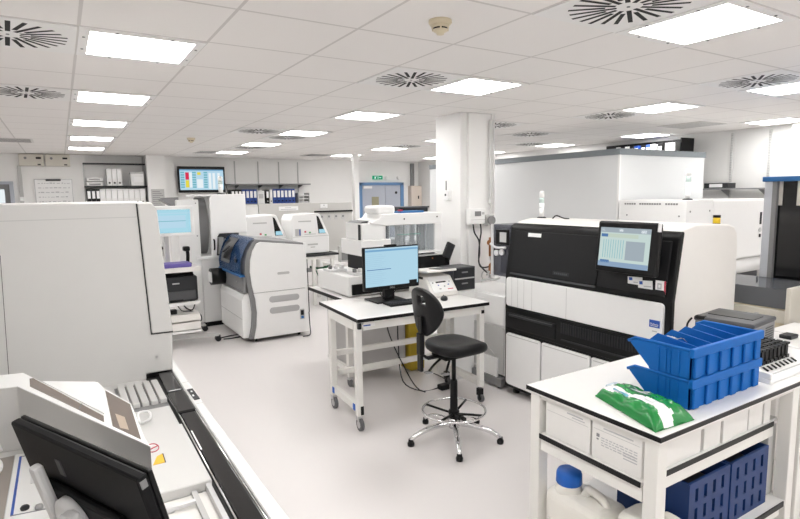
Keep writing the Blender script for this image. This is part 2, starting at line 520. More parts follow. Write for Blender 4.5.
# ---------------------------------------------------------------- back wall, left part
for (a, b, label) in ((-.58, -.2, 'beige wall control box under the ceiling, left of the pair'), (-.18, .215, 'beige wall control box under the ceiling, right of the pair')):
    t = thing('control_box', label, 'control box', ((a + b) / 2, 12.2, 2.44), 0, 'wall control boxes')
    build('housing', MB().box(a, b, 12.1, 12.25, 2.44, 2.655, .006), BEIGE, t)
    build('dial', MB().cyl((a + .1, 12.1, 2.58), (a + .1, 12.09, 2.58), .022), MG, t)
    build('display', MB().box(b - .12, b - .04, 12.094, 12.1, 2.565, 2.6), BK, t)
    build('latch', MB().box(b - .1, b - .05, 12.09, 12.1, 2.455, 2.475), BK, t)
solo('cable_trunking', MB().box(-.62, -.56, 12.21, 12.25, 1.2, 2.44, .004), LG, 'narrow grey cable trunking running down from the wall control boxes', 'trunking', (-.59, 12.23, 1.2))
solo('wall_switch', MB().box(-.63, -.55, 12.19, 12.21, 1.8, 1.88, .004).m(1).box(-.61, -.57, 12.185, 12.19, 1.82, 1.85), [W2, LAMPW], 'small white wall switch on the trunking left of the whiteboard', 'switch', (-.59, 12.2, 1.84))
t = thing('whiteboard', 'whiteboard with faint handwritten lines on the back wall', 'whiteboard', (-.08, 12.23, 1.4))
build('board', MB().box(-.37, .21, 12.225, 12.245, 1.4, 2.19), PAPER, t)
fr = MB()
for a in ((-.385, .225, 2.19, 2.205), (-.385, .225, 1.385, 1.4), (-.385, -.37, 1.4, 2.19), (.21, .225, 1.4, 2.19)):
    fr.box(a[0], a[1], 12.215, 12.25, a[2], a[3])
build('frame', fr, STEEL, t)
build('pen_clip', MB().box(-.2, .04, 12.2, 12.225, 2.17, 2.205), DG, t)
ink = MB()
for r in range(8):
    x = -.33
    z = 2.12 - .085 * r
    while x < .16:
        l = random.uniform(.02, .07)
        ink.box(x, min(x + l, .18), 12.2235, 12.225, z, z + random.uniform(.008, .022))
        x += l + random.uniform(.01, .03)
build('handwriting', ink, INK2, t)

t = thing('wall_shelf', 'dark shelf unit on the left back wall carrying white files', 'shelf', (.95, 12.2, 1.68))
for z in (2.48, 2.045, 1.675):
    build('board', MB().box(.415, 1.49, 12.02 if z > 2.3 else 11.9, 12.2, z, z + .025), DG, t)
build('upright', MB().box(.415, .435, 12.19, 12.25, 1.4, 2.5), LG, t)
build('upright', MB().box(1.455, 1.475, 12.19, 12.25, 1.4, 2.64), LG, t)
build('back_panel', MB().box(1.0, 1.49, 12.235, 12.248, 1.6, 2.65), mat('pale_wall_board', (.85, .85, .84), .6), t)
def binder(x, y, z, w, h, dpt, body, axis, label, group, cat='file', ring=True, name='ring_binder'):
    """axis 'y': spine faces -Y ; axis 'x': spine faces -X"""
    t = thing(name, label, cat, (x, y, z), 0 if axis == 'y' else -PI / 2, group)
    build('cover', MB().box(-w / 2, w / 2, 0, dpt, 0, h, .003, 1), body, t, world=False)
    build('spine_label', MB().box(-w * .36, w * .36, -.002, .001, h * .42, h * .88), PAPER, t, world=False)
    if ring:
        build('finger_ring', MB().cyl((0, .001, h * .17), (0, -.003, h * .17), w * .22, seg=12), BK if body is not BK else STEEL, t, world=False)
    return t
for q in range(3):
    binder(.835 + .088 * q, 11.93, 2.0705, .082, .325, .26, WBOX, 'y', 'white box file on the upper back shelf, %s from left of three' % ORD[q], 'white box files, upper shelf', name='box_file')
for q in range(2):
    t = thing('document_tray', 'white document tray at the upper shelf left end, %s one' % ('lower', 'upper')[q], 'tray', (.58, 12.05, 2.0705 + .085 * q), 0, 'document trays')
    z = 2.0705 + .085 * q
    build('tray', MB().box(.45, .72, 11.93, 12.18, z, z + .07, .006), WBOX, t)
    build('front_slot', MB().box(.49, .68, 11.926, 11.93, z + .02, z + .045), MG, t)
t = thing('storage_box', 'square white box at the right end of the upper back shelf', 'box', (1.34, 12.05, 2.0705))
build('body', MB().box(1.21, 1.435, 11.92, 12.17, 2.0705, 2.30), WBOX, t)
build('lid', MB().box(1.205, 1.44, 11.915, 12.175, 2.30, 2.33), LG, t)
build('front_label', MB().box(1.26, 1.42, 11.9175, 11.92, 2.14, 2.24), PAPER, t)
for q in range(3):
    binder(.475 + .075 * q, 11.93, 1.7005, .068, .31, .26, BK, 'y', 'black file on the lower back shelf, %s from the left end' % ORD[q], 'black files, lower shelf', name='box_file')
for q in range(8):
    binder(.70 + .1 * q, 11.93, 1.7005, .094, .31, .26, WBOX, 'y', 'white box file on the lower back shelf, %s right of the black files' % ORD[q], 'white box files, lower shelf', name='box_file')
t = thing('notice_sheet', 'framed grey notice sheet on the pilaster below the wall shelf end', 'notice', (1.66, 11.89, 1.66))
build('sheet', MB().box(1.55, 1.79, 11.885, 11.9, 1.6, 2.0), LG, t)
mb = MB()
for q in range(9): mb.box(1.57, 1.77 - (q % 3) * .03, 11.883, 11.885, 1.64 + q * .038, 1.652 + q * .038)
build('print_lines', mb, MG, t)

# wall monitor
t = thing('wall_monitor', 'wall-mounted black monitor with a coloured schedule table', 'monitor', (2.56, 12.15, 1.93))
build('housing', MB().box(2.09, 3.04, 12.03, 12.09, 1.925, 2.465, .012), BK, t)
build('wall_bracket', MB().box(2.4, 2.75, 12.09, 12.25, 2.1, 2.35), DG, t)
sc = MB().m(0).box(2.125, 3.005, 12.026, 12.031, 1.98, 2.40)
def R(mi, x0, x1, z0, z1): sc.m(mi).box(x0, x1, 12.0245, 12.0265, z0, z1)
R(1, 2.125, 3.005, 2.375, 2.40); R(2, 2.235, 2.305, 2.19, 2.34); R(3, 2.235, 2.305, 2.03, 2.18); R(3, 2.47, 2.54, 2.29, 2.345)
for x in (2.14, 2.37, 2.60):
    for z in (2.02, 2.07, 2.12, 2.17, 2.22, 2.27, 2.32): R(4, x, x + .075, z, z + .034)
for x in (2.7, 2.78, 2.88): R(5, x, x + .05, 2.0, 2.33)
R(5, 2.315, 2.365, 2.03, 2.34); R(5, 2.46, 2.58, 2.02, 2.2)
build('display', sc, [SCREENB, SCREENH, SCREENR, SCREENY, SCREENT, SCREENW], t)
build('power_cable', MB().tube([(3.02, 12.12, 2.2), (3.1, 12.2, 2.05), (3.12, 12.22, 1.93), (3.06, 12.22, 1.85)], .006, sub=5), BK, t)

# blue binder shelf
t = thing('wall_shelf', 'long grey shelf on the back wall carrying blue ring binders', 'shelf', (4.0, 12.1, 1.64))
build('board', MB().box(3.1, 4.93, 11.88, 12.25, 2.075, 2.10), MG, t)
build('board', MB().box(3.1, 4.93, 11.88, 12.25, 1.64, 1.665), LG, t)
for x in (3.31, 3.83, 4.31, 4.77):
    build('bracket', MB().prism([(12.25, 2.0), (12.25, 2.075), (11.95, 2.075)], 'x', x - .01, x + .01), MG, t)
    build('bracket', MB().prism([(12.25, 1.56), (12.25, 1.64), (11.95, 1.64)], 'x', x - .01, x + .01), MG, t)
x = 3.16
for q in range(3):
    binder(x, 11.92, 1.6655, .07, .315, .27, BK, 'y', 'black ring binder at the left end of the blue binder shelf, %s' % ORD[q], 'black ring binders', 'binder'); x += .078
for q in range(4):
    binder(x, 11.92, 1.6655, .075, .315, .27, BINDER, 'y', 'blue ring binder in the left cluster of the shelf, %s from left' % ORD[q], 'blue ring binders, left cluster', 'binder'); x += .083
t = thing('magazine_box', 'white magazine box between the two clusters of blue binders', 'box', (3.79, 12.05, 1.6655))
build('body', MB().box(3.70, 3.86, 11.95, 12.2, 1.6655, 1.95, .003, 1), WBOX, t)
build('front_label', MB().box(3.73, 3.83, 11.947, 11.95, 1.78, 1.88), LG, t)
binder(3.92, 11.92, 1.6655, .07, .3, .27, BK, 'y', 'single black ring binder right of the white magazine box', None, 'binder')
binder(4.0, 11.92, 1.6655, .06, .31, .27, WBOX, 'y', 'single white ring binder left of the right blue cluster', None, 'binder')
x = 4.085
for q in range(6):
    binder(x, 11.92, 1.6655, .08, .32, .27, BINDER, 'y', 'blue ring binder in the right cluster of the shelf, %s from left' % ORD[q], 'blue ring binders, right cluster', 'binder'); x += .087
for q in range(3):
    solo('paper_tray', MB().box(4.63, 4.90, 11.9, 12.2, 1.6655 + q * .075, 1.68 + q * .075, .003, 1).m(1).box(4.65, 4.88, 11.92, 12.2, 1.68 + q * .075, 1.695 + q * .075).m(0).box(4.89, 4.90, 11.9, 12.2, 1.68 + q * .075, 1.74 + q * .075).box(4.63, 4.64, 11.9, 12.2, 1.68 + q * .075, 1.74 + q * .075), [LG, PAPER],
         'grey paper tray right of the blue binders, %s of three' % ('bottom', 'middle', 'top')[q], 'tray', (4.76, 12.05, 1.6655 + q * .075), 'paper trays')

# exit sign, alarm discs, fuse box
t = thing('exit_sign', 'green running-man exit sign above the blue framed door', 'sign', (6.89, 12.22, 2.21))
build('panel', MB().box(6.75, 7.03, 12.2, 12.25, 2.205, 2.30, .004, 1), LEDG, t)
pm = MB().box(6.79, 6.83, 12.197, 12.2, 2.225, 2.28).box(6.885, 6.9, 12.197, 12.2, 2.21, 2.295).box(6.92, 6.96, 12.197, 12.2, 2.245, 2.26).prism([(6.96, 2.235), (6.99, 2.2525), (6.96, 2.27)], 'y', 12.197, 12.2).cyl((6.845, 12.2, 2.283), (6.845, 12.197, 2.283), .008, seg=10)
build('pictogram', pm, PAPER, t)
for x, w_ in ((7.16, 'left'), (7.52, 'right')):
    solo('wall_sounder', MB().lathe((0, 0, 0), [(.05, 0), (.05, .02), (.03, .03), (0, .03)], xf=Matrix.Rotation(PI / 2, 4, 'X')).xf(Matrix.Translation((x, 12.25, 2.25))), W2, 'small round white wall disc beside the exit sign, %s of two' % w_, 'sounder', (x, 12.25, 2.25), 'wall discs')
t = thing('fuse_box', 'pale beige metal fuse box in the far corner', 'fuse box', (8.0, 12.15, 1.5))
build('cabinet', MB().box(7.82, 8.14, 12.08, 12.25, 1.45, 2.04, .006), mat('pale_beige_metal', (.66, .58, .51), .5), t)
build('lock', MB().box(8.02, 8.05, 12.07, 12.08, 1.7, 1.78), BK, t)
solo('conduit', MB().box(7.89, 7.97, 12.17, 12.25, 2.04, 2.62), MG, 'dark grey conduit rising from the fuse box to the ceiling', 'conduit', (7.93, 12.2, 2.04))

# ---------------------------------------------------------------- right wall shelves
t = thing('wall_cupboard', 'open black shelf unit high on the right wall full of binders', 'shelf', (7.95, 5.5, 2.22))
build('back_panel', MB().box(8.1, 8.15, 4.78, 6.3, 2.2, 2.6), BK, t)
build('end_panel', MB().box(7.83, 8.1, 4.78, 4.80, 2.2, 2.6), BK, t)
build('base_board', MB().box(7.83, 8.1, 4.80, 6.3, 2.2, 2.22), BK, t)
y = 4.93
cols = [WBOX, WBOX, BK, WBOX, BINDER, BK, BINDER, BK, WBOX, BK, WBOX]
nm = {id(WBOX): 'white', id(BINDER): 'blue', id(BK): 'black'}
for q, c in enumerate(cols):
    w_ = .078
    binder(7.85, y, 2.2205, w_, .32, .22, c, 'x', '%s ring binder in the high black shelf, %s from its right end' % (nm[id(c)], ORD[q]), 'binders in the high black shelf', 'binder')
    y += .084 if q not in (1, 2, 5) else .12
t = thing('wall_shelf', 'thin grey shelf on the right wall above the white machine', 'shelf', (8.0, 4.1, 1.82))
build('board', MB().box(7.88, 8.12, 3.45, 4.75, 1.83, 1.85), MG, t)
for yy_ in (4.22, 3.73):
    build('bracket', MB().prism([(8.12, 1.74), (8.12, 1.83), (7.92, 1.83)], 'y', yy_ - .01, yy_ + .01), MG, t)
t = thing('lying_binder', 'dark binder lying flat on the thin right wall shelf', 'binder', (8.0, 4.3, 1.851))
build('cover', MB().box(7.9, 8.1, 4.12, 4.46, 1.851, 1.925, .004, 1), DG, t)
build('spine_label', MB().box(7.897, 7.9, 4.2, 4.38, 1.865, 1.912), PAPER, t)
build('loose_sheet', MB().box(7.91, 8.08, 4.14, 4.44, 1.925, 1.93), PAPER, t)

# white cabinets before the partition
def sig_tower(x, y, z, h, r, label, loc_lab):
    t = thing('signal_tower', label, 'signal light', (x, y, z), 0, None)
    build('base', MB().lathe((x, y, z), [(r * 2.0, 0), (r * 2.0, .008), (r * 1.4, .014), (0, .014)]), DG, t)
    build('stem', MB().cyl((x, y, z + .012), (x, y, z + h * .38), r), W2, t)
    build('lamp_segment', MB().cyl((x, y, z + h * .38), (x, y, z + h * .56), r * 1.02), LAMPW, t)
    build('lamp_segment', MB().cyl((x, y, z + h * .565), (x, y, z + h * .75), r * 1.02), mat('lens_clear_' + loc_lab, (.55, .66, .63), .25), t)
    build('cap', MB().lathe((x, y, z + h * .755), [(r * 1.02, 0), (r * 1.02, h * .2), (r * .7, h * .245), (0, h * .245)]), W2, t)
    return t
t = thing('analyzer_cabinet', 'tall white cabinet with a row of vent slots before the partition', 'cabinet', (6.0, 3.85, 0))
build('body', MB().box(5.75, 6.27, 3.42, 4.27, .03, 1.726, .008), W, t)
build('plinth', MB().box(5.8, 6.25, 3.46, 4.25, 0, .03), BK, t)
mb = MB()
for a, n in ((3.52, 5), (3.72, 9), (4.04, 5)):
    for q in range(n): mb.box(5.747, 5.75, a + q * .031, a + q * .031 + .023, 1.672, 1.692)
build('vent_slots', mb, MG, t)
for y, z in ((3.5, 1.55), (4.15, 1.55)): build('screw', MB().cyl((5.75, y, z), (5.745, y, z), .010, seg=8), MG, t)
for x, z in ((5.82, 1.6), (6.2, 1.6), (6.2, 1.35)): build('screw', MB().cyl((x, 3.42, z), (x, 3.415, z), .010, seg=8), MG, t)
t = thing('analyzer_cabinet', 'wide plain white machine between vented cabinet and blue-topped cabinet', 'cabinet', (6.8, 3.85, 0))
build('body', MB().box(6.28, 7.55, 3.45, 4.25, 1.0, 1.715, .01), W, t)
build('door', MB().box(6.30, 7.53, 3.435, 3.45, 1.02, 1.70, .003, 1), W2, t)
build('lock', MB().box(7.36, 7.39, 3.425, 3.435, 1.40, 1.55), DG, t)
build('lock', MB().box(7.36, 7.39, 3.425, 3.435, 1.24, 1.28), DG, t)
build('lock_plate', MB().cyl((7.375, 3.435, 1.33), (7.375, 3.428, 1.33), .03), LG, t)
build('curved_cover', MB().cyl((6.3, 3.53, .90), (7.6, 3.53, .90), .10, seg=32), W2, t)
build('lower_body', MB().box(6.3, 7.6, 3.54, 4.25, 0, 1.0), DG2, t)
build('lower_shelf', MB().box(6.3, 7.6, 3.44, 3.54, .66, .69), MG, t)
sig_tower(5.93, 3.52, 1.726, .35, .026, 'white signal tower standing on the tall vented white cabinet', 'a')

# blue-topped cabinet at the right edge
t = thing('storage_cabinet', 'tall black-fronted cabinet with a blue top at the right edge', 'cabinet', (5.3, 1.9, 0))
build('top', MB().box(4.97, 5.62, 1.1, 2.32, 1.895, 1.935, .004, 1), BTRIM, t)
build('post', MB().box(5.0, 5.08, 2.25, 2.31, 0, 1.895), POSTM, t)
build('side_panel', MB().box(5.08, 5.6, 2.28, 2.305, 0, 1.895), LG, t)
build('post', MB().box(5.0, 5.08, 1.12, 1.18, 0, 1.895), POSTM, t)
build('back_panel', MB().box(5.55, 5.6, 1.18, 2.28, 0, 1.895), BK, t)
build('black_panel', MB().box(5.03, 5.06, 1.18, 2.25, .02, 1.70), BKG, t)
build('black_panel', MB().box(5.03, 5.06, 2.085, 2.185, 1.70, 1.895), BKG, t)
build('beige_panel', MB().box(5.035, 5.055, 2.185, 2.25, 1.70, 1.895), mat('pale_beige_panel', (.70, .67, .62), .5), t)
build('beige_panel', MB().box(5.035, 5.055, 1.18, 2.085, 1.70, 1.895), bpy.data.materials['pale_beige_panel'], t)
build('inner_frame', MB().box(4.995, 5.03, 2.215, 2.25, 0, 1.895), MG, t)
build('knob', MB().cyl((5.03, 2.235, 1.55), (5.0, 2.235, 1.55), .012), STEEL, t)

# beige bench unit with smoked cover
t = thing('sample_sorter', 'low beige bench unit with a smoked clear cover', 'analyzer', (4.6, 2.1, .62))
build('body', MB().box(4.42, 4.95, 1.83, 2.75, .0, .965, .006), CREAMD, t)
build('front_panel', MB().box(4.405, 4.42, 1.84, 2.74, .86, .955, .003, 1), BEIGE, t)
build('end_plate', MB().box(4.36, 4.95, 1.80, 1.83, .55, 1.13, .004, 1), BEIGE, t)
build('smoked_cover', MB().box(4.41, 4.418, 1.83, 2.75, .965, 1.1).box(4.41, 4.95, 1.83, 2.75, 1.1, 1.107), GREYG, t)
build('inner_rack', MB().box(4.5, 4.9, 1.9, 2.2, .965, 1.05).box(4.5, 4.9, 2.26, 2.7, .965, 1.03), DG2, t)
build('seam', MB().box(4.402, 4.405, 2.02, 2.05, .865, .915), LG, t)

# ---------------------------------------------------------------- trolley with printer (far left)
t = thing('equipment_trolley', 'white wheeled trolley with shelves beside the tall white machine', 'trolley', (1.17, 7.3, 0))
build('tray_top', MB().box(.78, 1.42, 7.08, 7.55, .965, .99, .004, 1).box(.78, 1.42, 7.06, 7.08, .94, .995), WC, t)
build('post', MB().box(1.05, 1.11, 7.56, 7.62, .12, .965), LG, t)
build('post', MB().box(1.34, 1.38, 7.52, 7.56, .12, .965), W2, t)
build('shelf', MB().box(.80, 1.40, 7.1, 7.55, .545, .565).box(.80, 1.40, 7.09, 7.1, .53, .57), W2, t)
build('drawer', MB().box(.82, 1.39, 7.1, 7.5, .33, .41, .006), WC, t)
build('drawer', MB().box(.82, 1.39, 7.1, 7.5, .22, .31, .006), WC, t)
build('lower_tray', MB().box(.80, 1.40, 7.08, 7.52, .185, .21, .004, 1), W2, t)
build('bottom_rail', MB().box(.95, 1.15, 7.55, 7.7, .10, .15), LG, t)
for (x, y) in ((1.62, 7.2), (.85, 7.15), (1.6, 7.85)):
    f = build('leg', MB().prism([(1.05, .13), (1.1, .17), (x, .10), (x, .07), (1.1, .1)], 'y', y - .03, y + .03, .006, 1), LG, t)
    build('castor', MB().cyl((x - .012, y - .03, .036), (x - .012, y - .008, .036), .036).cyl((x - .012, y + .008, .036), (x - .012, y + .03, .036), .036).box(x - .03, x + .02, y - .008, y + .008, .03, .08), DG, f)
build('cable_bundle', MB().tube([(1.22, 7.3, .54), (1.26, 7.28, .46), (1.33, 7.27, .43), (1.36, 7.25, .5)], .008, sub=4).tube([(1.15, 7.35, .54), (1.2, 7.25, .44), (1.3, 7.26, .42), (1.42, 7.3, .37), (1.44, 7.3, .28), (1.38, 7.3, .25)], .007, sub=4), DG, t)
solo('power_block', MB().box(1.06, 1.14, 7.2, 7.28, .4105, .465, .008), BK, 'small black power block lying on the trolley drawers', 'power supply', (1.1, 7.24, .41))
t = thing('laser_printer', 'dark grey laser printer on the trolley shelf', 'printer', (1.17, 7.3, .565))
build('body', MB().box(.87, 1.38, 7.1, 7.5, .575, .88, .018), DG, t)
build('foot', MB().box(.9, .96, 7.15, 7.45, .565, .58), BK, t); build('foot', MB().box(1.29, 1.35, 7.15, 7.45, .565, .58), BK, t)
build('paper_tray', MB().box(.89, 1.35, 7.085, 7.1, .60, .71, .006), DG2, t)
build('output_lid', MB().prism([(7.12, .88), (7.48, .88), (7.46, .955), (7.2, .93)], 'x', .9, 1.35, .008, 1), BK, t)
build('tray_grip', MB().box(1.05, 1.2, 7.08, 7.09, .585, .61), BK, t)
build('nameplate', MB().box(1.09, 1.17, 7.097, 7.1, .795, .81), LG, t)
t = thing('touch_monitor', 'white-framed monitor with pale blue window on the trolley', 'monitor', (1.17, 7.4, 1.0))
build('frame', MB().box(.78, 1.40, 7.18, 7.24, 1.37, 1.735, .012), W2, t)
sc = MB().box(.82, 1.355, 7.176, 7.181, 1.41, 1.69)
sc.m(1).box(.84, 1.30, 7.1745, 7.1765, 1.47, 1.62).m(2).box(.84, 1.30, 7.173, 7.175, 1.548, 1.556).m(3).box(.82, 1.355, 7.1745, 7.1765, 1.64, 1.65)
build('display', sc, [SCREENC, SCREENB, SCREENT, SCREENB], t)
build('stand_arm', MB().box(1.08, 1.13, 7.42, 7.46, .99, 1.55).box(1.08, 1.13, 7.24, 7.42, 1.5, 1.55).box(1.0, 1.22, 7.39, 7.54, .9905, 1.005), LG, t)
solo('document_wallet', MB().box(.95, 1.33, 7.12, 7.38, .9905, 1.04, .012), VIOLET, 'violet plastic wallet lying on the trolley top', 'folder', (1.14, 7.25, .9905))
t = thing('barcode_scanner', 'black handheld scanner standing on the trolley top', 'scanner', (1.34, 7.46, .9905))
build('base', MB().lathe((1.345, 7.46, .9905), [(.05, 0), (.05, .012), (.015, .03), (0, .03)]), DG, t)
build('handle', MB().tube([(1.345, 7.46, 1.01), (1.35, 7.45, 1.10), (1.345, 7.44, 1.17)], .022, sub=3), BK, t)
build('head', MB().box(1.29, 1.37, 7.38, 7.47, 1.16, 1.22, .015), BK, t)
t = thing('analyzer', 'grey white instrument half hidden behind the trolley monitor', 'analyzer', (1.3, 8.9, 0))
build('body', MB().box(.9, 1.3, 8.95, 9.4, .0, 1.62, .01), W, t)
build('bay', MB().box(1.0, 1.28, 8.935, 8.95, .95, 1.5), LG, t)
build('module', MB().box(1.04, 1.14, 8.9, 8.935, 1.0, 1.4, .006), MG, t)
build('module', MB().box(1.18, 1.28, 8.86, 8.935, 1.1, 1.34, .006), W2, t)
build('valve', MB().cyl((1.23, 8.86, 1.08), (1.23, 8.8, 1.08), .03), BK, t)

# ---------------------------------------------------------------- tall white machine
t = thing('slide_stainer', 'tall white machine with curved grey bay and hinged door panel', 'analyzer', (1.85, 8.4, 0))
build('body', MB().box(1.37, 1.66, 8.12, 8.75, .07, 1.80, .012), W, t)
build('lower_body', MB().box(1.66, 2.29, 8.12, 8.75, .07, .97, .006), W, t)
build('upper_body', MB().box(1.66, 2.29, 8.42, 8.75, .97, 1.84, .006), W, t)
build('plinth', MB().box(1.42, 2.25, 8.16, 8.7, 0, .07), BK, t)
gr = [(8.42 - .22 * math.sin(PI * k / 14) ** .6, 1.02 + .80 * k / 14) for k in range(15)]
build('grey_bay', MB().prism(gr, 'x', 1.655, 1.80), MG, t)
dr = build('door', MB().prism([(1.80, 1.0), (1.86, 1.0), (1.88, 1.27), (1.91, 1.32), (2.30, 1.32), (2.30, 1.865), (1.84, 1.865), (1.80, 1.80)], 'y', 8.08, 8.14, .008), W2, t)
build('handle', MB().tube([(1.83, 8.08, 1.10), (1.83, 8.05, 1.12), (1.83, 8.05, 1.22), (1.83, 8.08, 1.24)], .011, sub=3), BK, dr)
build('ledge', MB().box(1.60, 1.88, 8.10, 8.42, .965, 1.01, .008), W2, t)
build('bay_opening', MB().box(1.90, 2.27, 8.41, 8.425, .98, 1.40), DG2, t)
for q in range(3):
    build('reagent_holder', MB().box(1.95 + .1 * q, 2.02 + .1 * q, 8.3, 8.41, 1.0, 1.25 - .03 * q, .006), (LG, W2, MG)[q], t)
build('top_cover', MB().box(1.62, 2.30, 8.2, 8.75, 1.84, 1.87, .006), W2, t)
build('grey_flap', MB().prism([(1.20, 1.80), (1.24, 1.83), (1.42, 1.835), (1.42, 1.70), (1.36, 1.70)], 'y', 8.2, 8.5, .006, 1), MG, t)
for z in (1.3, 1.75): build('screw', MB().cyl((1.62, 8.12, z), (1.62, 8.115, z), .009, seg=8), MG, t)
sig_tower(2.05, 8.45, 1.87, .26, .03, 'white signal lamp on top of the tall white machine, before the wall monitor', 'b')

# ---------------------------------------------------------------- grey and white analyzer with blue hood
t = thing('slide_analyzer', 'grey and white analyzer with tilted blue translucent hood', 'analyzer', (2.3, 7.5, 0))
prof = [(1.965, .05), (2.0, .2), (2.015, .38), (2.0, .56), (1.965, .74), (1.95, .90), (1.96, 1.05), (1.99, 1.16), (2.05, 1.255), (2.11, 1.30), (2.72, 1.225), (2.725, .05)]
build('chassis', MB().prism(prof, 'y', 6.95, 8.06), MG, t)
build('edge_band', MB().prism(prof, 'y', 6.925, 6.95), MG, t)
white = [(x + (.055 if x < 2.2 else 0), z) for x, z in prof]
white[8:10] = [(2.10, 1.25), (2.15, 1.268)]
white[10] = (2.72, 1.20)
build('upper_side_panel', MB().prism([p for p in white if p[1] > .7] + [(2.725, .635), (2.04, .635)], 'y', 6.90, 6.926, .004, 1), W2, t)
build('lower_side_panel', MB().prism([(2.725, .05), (2.02, .05), (2.055, .2), (2.07, .38), (2.055, .56), (2.04, .627), (2.725, .627)], 'y', 6.90, 6.926, .004, 1), W2, t)
build('back_edge', MB().box(2.725, 2.76, 6.93, 8.06, .04, 1.22, .006), W2, t)
for z in (.53, .385):
    ov = [(x, zz) for x, zz in rrect(2.23, 2.63, z - .04, z + .04, .039)]
    o = build('vent_grille', MB().prism(ov, 'y', 6.896, 6.90), mat('pale_grey_grille', (.45, .45, .455), .6), t)
build('grip', MB().prism(rrect(2.35, 2.51, .84, .872, .015), 'y', 6.897, 6.901), LG, t)
build('power_inlet', MB().box(2.63, 2.695, 6.893, 6.901, .225, .36, .004, 1).m(1).box(2.642, 2.683, 6.89, 6.894, .28, .345).m(2).box(2.645, 2.68, 6.888, 6.893, .235, .27), [LG, BK, BTRIM], t)
lc = build('lower_cabinet', MB().prism([(1.90, .06), (1.90, .54), (1.93, .61), (1.99, .63), (2.03, .4), (1.99, .06)], 'y', 6.97, 8.04, .006), W2, t)
build('cabinet_seam', MB().box(1.897, 1.90, 6.98, 8.03, .30, .306), LG, lc)
# hood: curved tinted shell on the aisle face
hp = [(1.905, .86), (1.90, .96), (1.925, 1.08), (1.975, 1.2), (2.04, 1.28), (2.10, 1.315)]
gridv = [[(x, y, z) for x, z in hp] for y in (6.97, 7.3, 7.7, 8.03)]
hd = build('hood', MB().surf(gridv, thick=.006), BLUEG, t)
build('hood_side', MB().prism(hp + [(2.12, 1.29), (1.97, .9)], 'y', 8.025, 8.035), BLUEG, hd)
build('hood_rim', MB().box(1.89, 1.96, 6.97, 8.04, .835, .862, .004, 1), BTRIM, hd)
build('hood_window', MB().surf([[(x - .006, y, z + .003) for x, z in hp[1:5]] for y in (7.45, 7.9)]), BKG, hd)
build('hood_clip', MB().box(1.905, 1.93, 7.15, 7.25, 1.0, 1.05, .006), BK, hd)
build('front_band', MB().box(1.925, 1.96, 6.95, 8.04, .64, .835, .006), MG, t)
build('lock', MB().cyl((1.925, 7.25, .75), (1.918, 7.25, .75), .012), STEEL, t)
rd = build('drum_reader', MB().cyl((1.74, 7.88, .75), (1.93, 7.88, .75), .115, seg=28), BK, t)
build('reader_plate', MB().box(1.722, 1.745, 7.79, 7.95, .68, .82, .01), W2, rd)
for x, y in ((2.06, 6.98), (2.64, 6.98), (2.06, 7.95), (2.64, 7.95)):
    c = build('castor', MB().cyl((x - .012, y, .027), (x + .012, y, .027), .027).m(1).box(x - .02, x + .02, y - .02, y + .02, .05, .06), [BK, BTRIM], t)
solo('cord_loop', MB().tube([(2.77, 6.93, .3), (2.775, 6.92, .1), (2.77, 6.90, .02), (2.72, 6.84, .008), (2.64, 6.84, .008)], .007, sub=6).tube([(2.775, 6.95, 1.0), (2.775, 6.93, .3)], .006), DG, 'thin cord at the right rear corner of the blue-hooded analyzer', 'cord', (2.75, 6.9, 0))
solo('floor_cable', MB().tube([(1.66, 7.3, .01), (1.85, 7.35, .01), (1.98, 7.33, .01), (1.97, 7.24, .01), (1.8, 7.2, .01), (1.68, 7.22, .01)], .008, sub=6), DG, 'looped grey cable on the floor beside the trolley castor', 'cable', (1.8, 7.3, 0))

